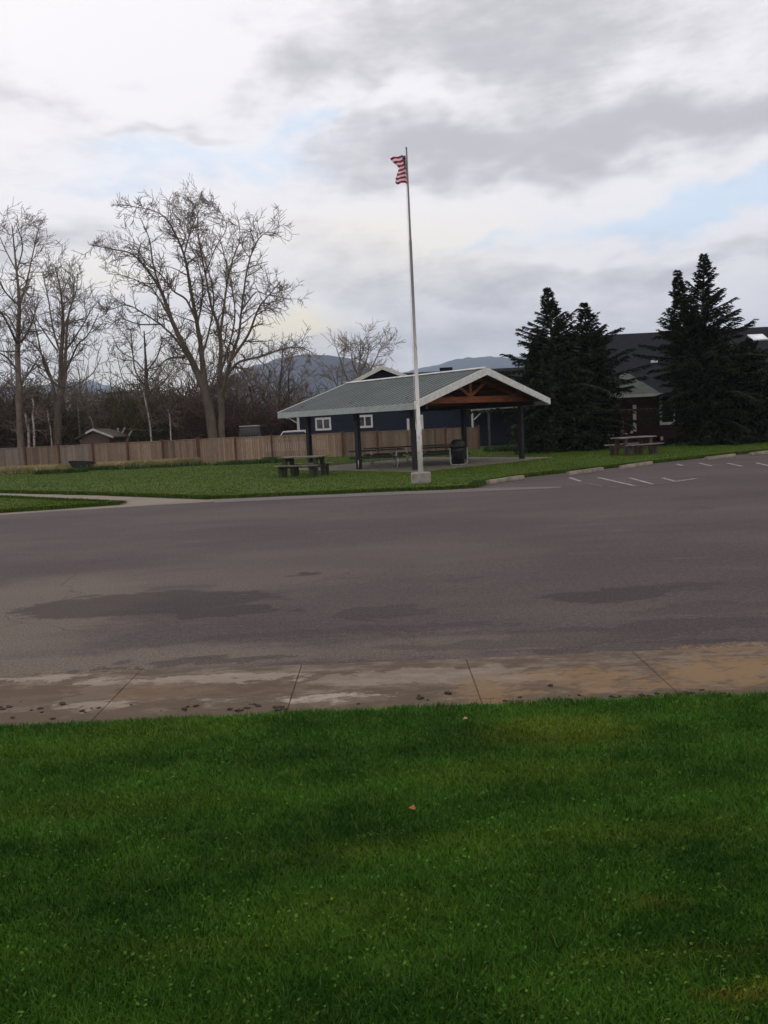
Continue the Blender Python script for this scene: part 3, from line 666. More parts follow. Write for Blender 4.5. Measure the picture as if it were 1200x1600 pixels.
b=MB(); L0=(hx0-ov,zE); R0_=(hx1+ov,zE)
b.extr([(L0[0],-.6,zE),(hm,-.6,ZRi),(R0_[0],-.6,zE),(R0_[0],-.6,zE+.1),(hm,-.6,ZRi+.14),(L0[0],-.6,zE+.1)],(0,D+1.2,0)); rfo=b.build('roof',MShD,nh)
zr2=P(660,581.5,72).z; xa,xb=P(612,580,72).x,P(830,572,72).x
b=MB(); b.extr([(xa,6,zr2-2.6),(xa,12,zr2),(xa,18,zr2-2.6)],(xb-xa,0,0)); b.build('rear_roof',MShD,rfo)
b=MB(); b.box((P(697,578,72).x,12,zr2+.13),(1.1,.5,.34)); b.build('vent',MShD,rfo)
b=MB(); b.box((hm-1.2,-.03,2.87),(hx1-hx0-2.6,.05,.12)); b.build('trim_band',MWhite,nh)
for s,yy in((0,0),):
    b=MB(); b.extr([(L0[0],-.65,zE+.13),(hm,-.65,ZRi+.17),(R0_[0],-.65,zE+.13),(R0_[0],-.65,zE-.12),(hm,-.65,ZRi-.14),(L0[0],-.65,zE-.12)],(0,.045,0)); b.build('rake_board',MWhite,nh)
b=MB(); b.box((hx0+.04,-.01,1.45),(.18,.05,2.8)); b.build('corner_board',MWhite,nh)
b=MB(); b.beam((hx0-.7,-.05,2.75),(hx0-.05,-.05,2.3),.06,.08); b.build('bracket',MWhite,nh)
for px,py in((505,662.5),(570,658.5)):
    c_=P(px,py,60)-Vector((0,60,0)); wi=empty('w',(0,0,0)); bpy.data.objects.remove(wi)
    w2,h2=.52,.40; b=MB()
    for s in(-1,1): b.box((c_.x+s*w2,-.03,c_.z),(.13,.06,h2*2+.15)); b.box((c_.x,-.028,c_.z+s*h2),(w2*2-.13,.056,.15))
    b.box((c_.x,-.026,c_.z),(.10,.052,h2*2-.15)); fr=b.build('window',MWhite,nh)
    b=MB(); b.box((c_.x,-.012,c_.z),(w2*2-.1,.02,h2*2-.1)); b.build('pane',MGlass,fr)
for px,ya,yb in((638,654,668),(658,648,667)):
    a=P(px,ya,59.9);c_=P(px,yb+12,59.9); b=MB(); b.box(((a.x+c_.x)/2,-.03,(a.z+c_.z)/2),(.18 if px<650 else .34,.06,a.z-c_.z)); b.build('door_trim',MWhite,nh)
# annex on the right
ax0=P(741,650,56).x; ax1=P(850,650,56).x; an=empty('garden_annex',(0,56,0),'low dark annex with a pale gutter and a porch post, right of the navy house','annex')
MTeal=M('dark_siding',(.016,.020,.030),(.012,.015,.022),2,stretch=(.1,.1,12),bs=.3)
b=MB(); b.box(((ax0+ax1)/2,1.6,1.25),(ax1-ax0,3.2,2.5)); b.build('wall',MTeal,an)
b=MB(); b.extr([(ax0-.2,-1.3,2.42),(ax0-.2,3.6,3.6),(ax0-.2,3.6,3.7),(ax0-.2,-1.3,2.52)],(ax1-ax0+.2,0,0)); b.build('roof',M('annex_roof',(.06,.055,.045),None,3),an)
a=P(746,645,54.6);c_=P(786,642,54.6); b=MB(); b.box(((a.x+c_.x)/2,-1.37,2.47),(c_.x-a.x,.12,.13)); b.build('gutter',MGalv,an)
a=P(737.5,640,55.4).x; b=MB(); b.box((a,-.6,1.95),(.12,.12,1.3)); b.beam((a,-.66,2.62),(a+.85,-.9,2.42),.06,.16); b.beam((a+.1,-.66,1.9),(a+.6,-.9,2.38),.06,.08); b.build('bracket',MWhite,an)
a=P(764,660,54.8).x; b=MB(); b.box((a,-1.2,1.18),(.14,.14,2.36)); b.build('post',M('grey_post',(.08,.075,.07),None,3),an)
# ---------------------------------------------------------------- red house
MRed=M('dark_red_siding',(.040,.008,.009),(.03,.006,.007),2,stretch=(.1,.1,12),fine=.2,fscale=6,bs=.4)
rh=empty('red_house',(0,47,0),'dark red single storey house with a long dark roof, half hidden by the conifers','house')
rx0=P(890,650,47).x; rx1=rx0+26; Dh=16; ZRr=P(1100,519,55).z
b=MB(); b.box(((rx0+rx1)/2,Dh/2,1.42),(rx1-rx0,Dh,2.84)); b.build('wall',MRed,rh)
b=MB(); b.extr([(rx0-.5,-.6,2.72),(rx0-.5,Dh/2,ZRr),(rx0-.5,Dh+.6,2.72),(rx0-.5,Dh+.6,2.84),(rx0-.5,Dh/2,ZRr+.15),(rx0-.5,-.6,2.86)],(rx1-rx0+1,0,0)); rr=b.build('roof',MShD,rh)
sl_=(ZRr-2.8)/(Dh/2+.6); an_=math.atan(sl_); R=Euler((an_,0,0)).to_matrix()
yy=6.3; zz=2.86+sl_*(yy+.6)
b=MB(); a=P(1184,520,47+yy); b.box((a.x,yy,zz+.09),(1.0,.95,.12),R); b.build('skylight',M('skylight_glass',(.75,.78,.8),None,2,rough=.12,spec=.8,bs=0),rr)
b=MB(); a=P(1022,559,50.4); b.box((a.x,3.4,2.86+sl_*4+.13),(.35,.25,.16)); b.build('vent',MWhite,rr)
b=MB(); b.box(((rx0+rx1)/2,-.67,2.74),(rx1-rx0+.9,.11,.12)); b.build('gutter',M('house_gutter',(.10,.09,.09),None,3),rh)
# bump-out with small roof
ba=P(962,620,45.4).x; bb=P(1033,620,45.4).x; MGr2=M('greenish_shingles',(.085,.10,.085),(.06,.07,.06),3,fine=.4,fscale=20,bs=.4)
b=MB(); b.box(((ba+bb)/2-.1,-.75,1.4),(bb-ba-.5,1.48,2.8)); bo=b.build('bay',MRed,rh)
b=MB(); zt_=P(998,582,47.5).z; e0=(ba-.1,-1.75,2.82);e1=(bb,-1.75,2.82); t0=(ba+1.0,.4,zt_);t1=(bb-1.2,.4,zt_); g0=(ba-.1,1.4,2.85); g1=(bb,1.4,2.85)
b.quad([e0,e1,t1,t0]); b.quad([e1,g1,t1]); b.quad([g0,e0,t0]); b.quad([g0,g1,e1,e0]); b.quad([g1,g0,t0,t1]); b.build('bay_roof',MGr2,bo)
b=MB(); b.box(((ba+bb)/2,-1.80,2.80),(bb-ba+.1,.10,.15)); b.build('gutter',MWhite,bo)
def win(px0,py0,px1,py1,yl,par,base,tw=.12):
    A=P(px0,py0,base+yl);B=P(px1,py1,base+yl); cx=(A.x+B.x)/2;cz=(A.z+B.z)/2;w_=abs(B.x-A.x)/2;h_=abs(A.z-B.z)/2
    b=MB()
    for s in(-1,1): b.box((cx+s*w_,yl,cz),(tw,.08,h_*2+tw)); b.box((cx,yl+.003,cz+s*h_),(w_*2-tw,.08,tw))
    b.box((cx,yl+.01,cz),(.07,.05,h_*2-tw)); fr=b.build('window',MWhite,par)
    b=MB(); b.box((cx,yl+.02,cz),(w_*2-.06,.02,h_*2-.06)); b.build('pane',MGlass,fr)
win(1032,621,1075,660,-.03,rh,47,.15)
# door beside the bay with white trim
A=P(992,640,45.4); b=MB(); b.box((A.x,-1.53,1.55),(.17,.07,1.5)); b.build('corner_trim',MWhite,bo)
b=MB(); q=P(972.5,655,44.6); b.box((q.x,-2.35,1.0),(.16,.16,1.1)); b.build('porch_post',M('tan_post',(.24,.14,.10),None,4),rh)
b=MB(); a=P(948,679.5,44.3).x; c_=P(981,678,44.3).x; b.box(((a+c_)/2,-2.55,P(964,679,44.4).z),(c_-a,.12,.10)); 
for xx in(a+.1,c_-.1): b.box((xx,-2.55,.3),(.1,.1,.6))
b.build('porch_rail',MWhite,rh)
b=MB(); q=P(1035,685,46.8); b.box((q.x,-.06,q.z),(.14,.1,.22)); b.build('small_light_box',MWhite,rh)  # plain white boxes here and below stand for small house lights, without glow
b=MB(); q=P(988,675,45.3); b.box((q.x-.0,-1.56,q.z),(.12,.1,.16)); b.build('small_light_box',MWhite,rh)
# ---------------------------------------------------------------- trees
def rvec(r): return Vector((r.gauss(0,1),r.gauss(0,1),r.gauss(0,1))).normalized()
def spawn(tb,r,p,d,L,rad,lv,maxlv,pm,cnt):
    n=4 if lv<maxlv else 3; pts=[tuple(p)]; rs=[rad]; cur=Vector(p); dd=Vector(d); seg=L/n
    for i in range(n):
        dd=(dd+rvec(r)*pm['jit']+Vector((0,0,pm['up']))*(.5 if lv else 1)).normalized(); cur=cur+dd*seg; pts.append(tuple(cur)); rs.append(rad*(1-.8*(i+1)/n)+pm['tip'])
        if lv<maxlv:
            for k in range(pm['kids']):
                if r.random()<pm['pk']:
                    s=dd.cross(rvec(r))
                    if s.length<.1: continue
                    s.normalize(); nd=(dd*r.uniform(.5,1.0)+s*r.uniform(.5,.95)).normalized()
                    spawn(tb,r,cur-dd*seg*r.random(),nd,L*r.uniform(.45,.75),max(rad*.5,pm['tip']*1.2),lv+1,maxlv,pm,cnt)
    tb.tube(pts,rs,4 if lv==0 else 3); cnt[0]+=1
def limb(tb,r,pts,rs,k=7): 
    # smooth polyline by Catmull-Rom
    P_=[Vector(p) for p in pts]; out=[];ro=[]
    for i in range(len(P_)-1):
        a=P_[max(i-1,0)];b_=P_[i];c_=P_[i+1];d=P_[min(i+2,len(P_)-1)]
        for t in (0,.25,.5,.75):
            out.append(.5*((2*b_)+(c_-a)*t+(2*a-5*b_+4*c_-d)*t*t+(3*b_-a-3*c_+d)*t**3)); ro.append(rs[i]+(rs[i+1]-rs[i])*t)
    out.append(P_[-1]); ro.append(rs[-1]); tb.tube([tuple(p+rvec(r)*ro[j]*.12) for j,p in enumerate(out)],ro,k); return out,ro
MBark=M('tree_bark',(.125,.095,.075),(.085,.066,.05),4,fine=.35,stretch=(1,1,.3),bs=.5); MTwig=M('twig_bark',(.155,.115,.088),(.11,.083,.063),3,bs=0)
MBark2=M('grey_bark',(.17,.13,.10),(.12,.09,.07),4,fine=.35,stretch=(1,1,.3),bs=.5); MTwig2=M('grey_twigs',(.17,.13,.10),(.12,.092,.072),3,bs=0)
def traced_tree(name,label,cat,Y,limbs,seed,pm,bark,twig,trunkn=2,grp=None,zc=2.4,ox=0,oy=290,depth=5.):
    r=random.Random(seed); s=Y/F/zc; base=P(ox+limbs[0][0][0]/zc,oy+limbs[0][0][1]/zc,Y); base=Vector((base.x,Y,0))
    t=empty(name,base,label,cat,grp); tr=MB(); cr=MB(); cnt=[0]
    ends={}
    for li,L in enumerate(limbs):
        key=(L[0][0],L[0][1]); slope=r.uniform(-1,1)*depth; pts=[];rs=[]
        y0_=ends.get(key,0.)
        for i,(x,y,w_) in enumerate(L):
            f=i/(len(L)-1); dy=y0_+(slope*f if li>=trunkn or f>.35 else slope*f*.3)
            q=P(ox+x/zc,oy+y/zc,Y+dy)-base; pts.append(q); rs.append(max(w_*s/2*(.72 if Y<60 else .85),.014)); ends[(x,y)]=dy
        if L[0][1]>880: pts[0].z=min(pts[0].z,-.1) if False else pts[0].z; pts.insert(0,Vector((pts[0].x,pts[0].y,-.05))); rs.insert(0,rs[0]*1.25)
        o_,ro=limb(tr if li<trunkn else cr,r,pts,rs,9 if li<trunkn else 6)
        n=len(o_)
        for i in range(2,n):
            f=i/n
            if o_[i].z<pm['zmin']: continue
            d=(o_[i]-o_[i-1]).normalized(); seg=(o_[i]-o_[i-1]).length
            c_=pm['dens']*seg*(.35+f); c_=int(c_)+(1 if r.random()<c_%1 else 0)
            for k in range(c_):
                if ro[i]>pm['rmax'] and r.random()<.7: continue
                sdir=d.cross(rvec(r)).normalized(); nd=(d*r.uniform(.3,.9)+sdir+Vector((0,0,.15))).normalized()
                spawn(cr,r,o_[i]-d*seg*r.random(),nd,pm['len']*r.uniform(.5,1.2)*(1.15-.4*f),min(ro[i]*.55,.045),0,pm['lv'],pm,cnt)
    tr.build('trunk',bark,t,smooth=True); cr.build('crown',twig,t); return t
PM=dict(jit=.22,up=.05,kids=2,pk=.5,tip=.009,dens=2.7,len=1.6,zmin=4.0,rmax=.30,lv=2)
big=[[(800,945,58),(775,800,46),(745,715,38),(695,610,28),(650,520,22),(610,410,17),(570,340,13),(500,260,9),(430,240,6),(335,222,3)],
[(832,935,34),(828,800,32),(825,700,26),(826,560,18),(792,450,13),(770,330,9),(745,200,6),(740,100,4),(700,45,2)],
[(775,800,40),(765,720,34),(757,640,26),(740,520,20),(715,390,16),(690,260,11),(640,150,8),(590,100,5),(480,75,3)],
[(828,800,30),(848,720,24),(862,660,20),(895,560,14),(905,470,11),(930,300,8),(970,200,5),(1010,170,3)],
[(862,660,16),(930,560,13),(970,460,9),(1010,410,6),(1052,358,4)],
[(848,720,18),(880,675,14),(915,655,12),(980,640,10),(1050,615,7),(1120,606,5),(1172,626,3)],
[(745,715,18),(690,620,15),(650,565,12),(600,520,9),(540,480,7),(480,448,5),(430,460,4),(385,475,3)],
[(695,645,14),(655,645,10),(620,655,8),(585,695,6),(545,745,4)],
[(740,520,14),(700,430,11),(650,395,9),(600,330,7),(545,290,5),(500,200,3)],
[(826,560,15),(850,380,11),(872,280,8),(900,200,5),(892,130,3)],
[(690,260,9),(722,150,6),(765,60,3)],
[(610,410,12),(575,300,9),(560,200,6),(520,110,3)],
[(770,330,8),(810,230,6),(850,150,4),(800,60,2)],
[(905,470,10),(960,400,7),(1000,410,5),(1090,425,2)],
[(880,675,9),(920,700,7),(945,750,5),(960,800,4)],[(650,520,12),(600,430,9),(560,380,6),(470,340,4),(400,330,2)],
[(600,520,8),(520,520,6),(450,500,4),(400,540,3)],[(828,700,14),(870,560,10),(880,450,8),(850,300,6),(820,180,4)],[(757,640,14),(790,520,10),(800,400,8),(760,250,6),(720,120,3)],
[(740,520,12),(760,400,8),(740,280,6),(690,180,4),(650,60,2)]]
traced_tree('maple_tree','great bare tree with forked trunks and a wide round crown behind the fence','tree',57,big,5,dict(PM,dens=2.7,tip=.008),MBark,MTwig,3)
t1=[[(78,955,34),(70,760,30),(66,600,26),(72,450,18),(62,320,12),(45,150,5)],[(72,450,14),(98,370,10),(120,270,7),(150,135,3)],[(66,600,14),(30,520,10),(-20,440,6),(-60,380,4)],[(66,600,13),(110,540,9),(140,450,5),(160,420,3)],
[(70,760,13),(110,700,10),(150,640,6)],[(70,700,12),(20,640,9),(-40,620,6),(-90,640,3)],[(62,320,8),(20,240,6),(-10,170,3)],[(72,450,10),(20,400,7),(-20,320,4)],[(62,320,8),(85,230,6),(60,140,3)],[(66,560,10),(20,480,7),(-30,500,4)],[(70,620,9),(0,620,6),(-60,600,3)]]
PM2=dict(jit=.22,up=.03,kids=2,pk=.52,tip=.008,dens=1.7,len=1.9,zmin=2.2,rmax=.30,lv=2)
traced_tree('birch_tree','tall bare tree with thin hanging twigs at the left edge of the photo','tree',55,t1,6,PM2,MBark2,MTwig2,1)
t2=[[(215,945,42),(218,840,38),(228,760,30),(230,640,22),(237,520,15),(228,400,9),(205,300,4)],[(228,800,26),(244,720,20),(246,620,15),(258,480,10),(285,400,5),(290,330,3)],[(218,840,18),(190,720,14),(160,640,10),(120,590,6),(85,570,4)],
[(246,700,12),(290,600,9),(330,560,6),(370,480,4)],[(230,640,12),(200,540,9),(180,420,6),(160,330,4)],[(246,620,11),(300,540,8),(340,470,5),(370,430,3)],[(244,760,10),(300,740,7),(350,700,5),(380,640,3)],[(228,760,14),(175,700,9),(140,560,7),(120,470,4)],[(230,560,9),(270,440,6),(280,340,4)],[(215,620,9),(160,540,6),(110,460,4)],[(246,820,9),(290,790,7),(340,790,5)]]
traced_tree('alder_tree','bare many stemmed tree between the tall left edge tree and the small bare tree','tree',58,t2,8,dict(PM2,dens=1.9,up=.09),MBark2,MTwig2,2)
t3=[[(556,948,22),(552,800,19),(548,700,15),(545,640,10),(540,545,5)],[(552,760,9),(510,700,7),(497,620,6),(490,540,4)],[(548,700,8),(590,640,6),(610,570,4)],[(552,780,8),(610,740,6),(650,680,4),(670,620,3)],[(548,700,7),(500,650,5),(450,620,4),(420,560,3)],[(550,740,6),(470,740,4),(440,640,3)],[(552,800,6),(600,780,4),(640,720,3)]]
traced_tree('small_bare_tree','small bare upright tree just left of the great forked tree','tree',60,t3,9,dict(PM2,dens=1.3,len=1.5,up=.1),MBark,MTwig,1)
t4=[[(1050,930,12),(1048,800,10),(1055,700,7),(1060,620,4)],[(1048,800,6),(1010,740,4),(975,680,3)],[(1055,720,5),(1090,660,4),(1100,620,2)],[(1050,820,5),(1110,760,4),(1165,780,3)]]
traced_tree('slim_bare_tree','slim bare tree left of the shelter roof, in front of the blue hill','tree',63,t4,12,dict(PM2,dens=1.9,len=1.3,up=.1,zmin=1.5),MBark,MTwig,1)
t5=[[(1086,930,10),(1084,800,9),(1082,740,6),(1085,680,3)],[(1084,820,5),(1120,750,4),(1150,720,3)],[(1084,790,5),(1040,730,3),(1030,690,2)],[(1086,860,5),(1130,800,4),(1170,790,3)]]
traced_tree('slim_bare_tree','slim bare tree closest to the left end of the shelter roof','tree',66,t5,13,dict(PM2,dens=1.9,len=1.2,up=.1,zmin=1.5),MBark,MTwig,1)
t6=[[(960,930,12),(950,820,10),(935,760,7),(900,700,4)],[(950,820,7),(1000,760,5),(1010,690,3)],[(935,760,6),(890,760,4),(860,720,2)],[(955,860,6),(1010,820,4),(1030,770,3)]]
traced_tree('slim_bare_tree','low spreading bare tree just right of the great forked trunk','tree',64,t6,14,dict(PM2,dens=1.9,len=1.3,up=.05,zmin=1.5),MBark,MTwig,1)
# rounded bushy tree beyond the shelter roof
t7=[[(1340,940,20),(1340,800,18),(1345,720,12),(1350,640,7),(1352,580,3)],[(1340,800,11),(1300,720,8),(1275,650,5),(1262,610,3)],[(1340,780,11),(1385,700,8),(1410,650,5),(1425,610,3)],[(1345,720,8),(1320,650,5),(1315,590,3)],[(1345,720,8),(1375,650,5),(1385,590,3)],[(1340,820,8),(1270,760,6),(1245,700,4)],[(1340,820,8),(1400,760,6),(1440,700,4)]]
traced_tree('round_bare_tree','bare bushy crowned tree showing above the left part of the shelter roof','tree',88,t7,15,dict(PM2,dens=1.9,len=2.6,up=.06,zmin=4,jit=.25,kids=2,tip=.012),MBark2,M('pale_twigs',(.20,.155,.125),None,3,bs=0),1)
# pale birch stems and snags
MBir=M('birch_white',(.34,.30,.26),(.12,.09,.07),5,stretch=(1,1,2),lo=.5,hi=.62)
stems=[(51,692,[(53,670),(51,650),(52,632),(50,618)],3.6,54,'thin white dark banded stem at left, brightest of the pale stems'),(43,697,[(45,680),(42,660),(39,645)],4.5,54.6,'leaning pale stem beside the leftmost white stem'),(80,690,[(79,672),(76,656),(74,640)],2.8,56,'thin pale stem left of the dark evergreens'),
 (126,690,[(124,668),(122,640),(121,625)],3.,60,'thin grey stem left of the little gabled shed'),(149,690,[(146,670),(142,655),(139,650)],3.,59,'broken pale stem leaning over the shed gable'),(236,690,[(235,670),(231,645),(226,622),(222,600)],3.2,56,'pale stem just left of the small bare tree foot'),
 (267,690,[(266,665),(265,650),(262,640)],2.8,56,'short pale stem between the small bare tree and the great tree')]
for bx_,by_,L,w_,Y,lab in stems:
    base=P(bx_,by_,Y); base.z=0; t=empty('birch_tree',base,lab,'tree','pale birch stems behind the fence'); b=MB(); r=random.Random(bx_)
    pts=[Vector((0,0,-.05)),Vector((0,0,.6))]+[P(x,y,Y)-base for x,y in L]; s=w_/2*Y/F; rs=[s*(1-.45*i/len(pts)) for i in range(len(pts))]
    o_,ro=limb(b,r,pts,rs,7); b.build('trunk',MBir,t); b=MB()
    for i in range(8,len(o_)):
        for k in range(2): spawn(b,r,o_[i],(rvec(r)+Vector((0,0,.4))).normalized(),.9,.014,1,2,dict(PM2,tip=.007),[0])
    b.build('crown',MTwig,t)
base=P(188,690,57); base.z=0; t=empty('forked_snag',base,'small pale forked dead snag sticking up above the fence right of the shed','tree'); b=MB(); r=random.Random(3)
for L in([(190,690),(189,680),(185,674),(184,669)],[(189,680),(193,673),(196,668)],[(198,690),(202,680),(206,673)]): limb(b,r,[P(x,y,57)-base for x,y in L],[.07]*len(L),6)
b.tube([(.1,0,-.05),tuple(P(190,690,57)-base)],.08,6); b.tube([(.4,0,-.05),tuple(P(198,690,57)-base)],.06,6); b.build('trunk',MBir,t)
# ---------------------------------------------------------------- shrubs and thicket
MShr=M('shrub_twigs',(.105,.062,.045),(.075,.050,.036),.6,bs=0,attr=.4); MOli=M('olive_twigs',(.095,.075,.030),(.07,.06,.03),.6,bs=0,attr=.4)
def leafcloud(cx,cy,z0,z1,rx,ry,n,sz,seed,lob=6):
    rs=np.random.RandomState(seed); cz=[(rs.uniform(-.65,.65)*rx,rs.uniform(-.6,.6)*ry,rs.uniform(z0+.15*(z1-z0),z1*.86),rs.uniform(.35,.6)) for _ in range(lob)]
    k=rs.randint(0,lob,n); C=np.array(cz)[k]; d=rs.randn(n,3); d/=np.linalg.norm(d,axis=1)[:,None]; rr=rs.rand(n)**.45
    S=np.stack([C[:,3]*rx,C[:,3]*ry,C[:,3]*(z1-z0)*.55],1); Pn=C[:,:3]+d*rr[:,None]*S
    Pn[:,2]=np.clip(Pn[:,2],z0,z1); Pn[:,0]+=cx;Pn[:,1]+=cy; return Pn,rs
def leafmesh(name,Pn,rs,sz,mat,parent,asp=.4,droop=.2):
    n=len(Pn); a=rs.randn(n,3); a[:,2]-=droop; a/=np.linalg.norm(a,axis=1)[:,None]; b_=rs.randn(n,3); b_=np.cross(a,b_); b_/=np.linalg.norm(b_,axis=1)[:,None]
    s=(sz*(.5+rs.rand(n)))[:,None]; V=np.stack([Pn-a*s,Pn+b_*s*asp,Pn+a*s,Pn-b_*s*asp],1).reshape(-1,3); i=np.arange(n)*4
    return fastmesh(name,V,np.stack([i,i+1,i+2,i+3],1).ravel(),np.full(n,4),mat,rs.rand(n),parent)
shr=[(6,60,3.2,2.3,0),(38,62,2.6,2.4,1),(66,59,2.6,2.2,0),(98,61,3.0,2.2,1),(128,66,1.8,2.4,0),(208,60,2.6,2.4,1),(248,62,3.2,2.6,1),(285,64,3.0,2.4,0),(300,60,2.2,2.0,0),(352,60,2.8,2.4,0),(385,66,2.6,2.6,0),(418,62,2.3,2.4,0),(450,70,2.6,2.6,1),(480,74,2.4,2.6,0),(-30,60,3.4,2.6,0),(330,68,4.2,2.6,0),(165,70,3.0,2.6,0),(190,63,2.2,2.2,0)]
locs=['at the left edge of the photo','below the tall birch','below the many stemmed tree, left side','below the many stemmed tree, right side','left of the little shed','right of the forked snag','behind the small bare tree','left of the great tree foot','touching the great tree foot','right of the great tree foot','behind the dark van','behind the dark van roof, right part','below the slim bare trees','nearest the navy house corner','just outside the left edge','behind the great tree','behind the little shed','between the shed and the small bare tree']
for i,(px,Y,h,wd,ol) in enumerate(shr):
    q=P(px,680,Y); base=Vector((q.x,Y,0)); r=random.Random(100+i)
    t=empty('bare_shrub',base,('olive' if ol else 'reddish')+' brown bare shrub behind the fence '+locs[i],'shrub','bare shrubs behind the fence'); b=MB()
    for k in range(26):
        a=r.random()*6.28; lean=Vector((math.cos(a)*.35,math.sin(a)*.35,1)).normalized(); s=len(b.r)
        spawn(b,r,Vector((math.cos(a)*wd*.4*r.random(),math.sin(a)*wd*.4*r.random(),0)),lean,h*1.5*r.uniform(.7,1.1),.03,0,2,dict(jit=.22,up=.12,kids=2,pk=.6,tip=.012),[0]); rv=r.random(); b.r[s:]=[rv]*(len(b.r)-s)
    b.build('twigs',MOli if ol else MShr,t)
    Pn,rs=leafcloud(0,0,.1,h*1.15,wd,wd*.6,2200,.1,200+i)
    leafmesh('foliage',Pn,rs,.10,MOli if ol else MShr,t,.3)
MEv=M('evergreen_dark',(.020,.034,.014),(.012,.022,.010),1,attr=.5,bs=0); MEv2=M('evergreen_blue',(.035,.055,.038),(.022,.036,.026),1,attr=.5,bs=0)
for i,(px,Y,h,wd,mt,lab) in enumerate([(128,78,5.0,2.0,MEv2,'bluish green bushy evergreen left of the darker one, beyond the shed'),(160,80,5.6,3.0,MEv,'dark rounded evergreen beyond the little shed'),(190,84,6.4,3.0,MEv,'dark evergreen left of the small bare tree'),(222,82,5.6,2.6,MEv,'dark evergreen behind the small bare tree'),(294,90,5.2,2.2,MEv,'pointed dark green evergreen seen left of the great tree trunk')]):
    q=P(px,680,Y); base=Vector((q.x,Y,0)); t=empty('evergreen_tree',base,lab,'tree','evergreens beyond the fence')
    b=MB(); b.tube([(0,0,-.05),(.1,0,h*.5),(0,0,h*.8)],[.18,.12,.05],7); b.build('trunk',MBark,t)
    Pn,rs=leafcloud(0,0,.3,h,wd,wd*.8,5200,.16,300+i,9); leafmesh('crown',Pn,rs,.17,mt,t,.4)
# far woodland (uncountable)
MWdl=M('woodland_twigs',(.115,.080,.055),(.080,.060,.044),.12,attr=.45,bs=0)
n=75000; rs=np.random.RandomState(5); Yw=85+rs.rand(n)**.8*75; xl=(rs.rand(n)*1.25-.78)*Yw*.62
pxx=600+1256*xl/Yw; env=np.where(pxx<370,7.2,np.where(pxx<480,4.6,2.6))+1.3*np.sin(xl*.13+1)+1.1*np.sin(xl*.31+Yw*.1)+.7*np.sin(xl*.9+Yw*.05); Zw=rs.rand(n)**1.1*env*(.8+Yw/400)
keep=(xl<8)|(rs.rand(n)<.5); Pn=np.stack([xl,Yw,Zw],1)[keep]
leafmesh('far_woodland',Pn,rs,.42,MWdl,None,.12,-.8); tag(bpy.data.objects['far_woodland'],'dense brown winter woodland far behind the fence','woodland',kind='stuff')
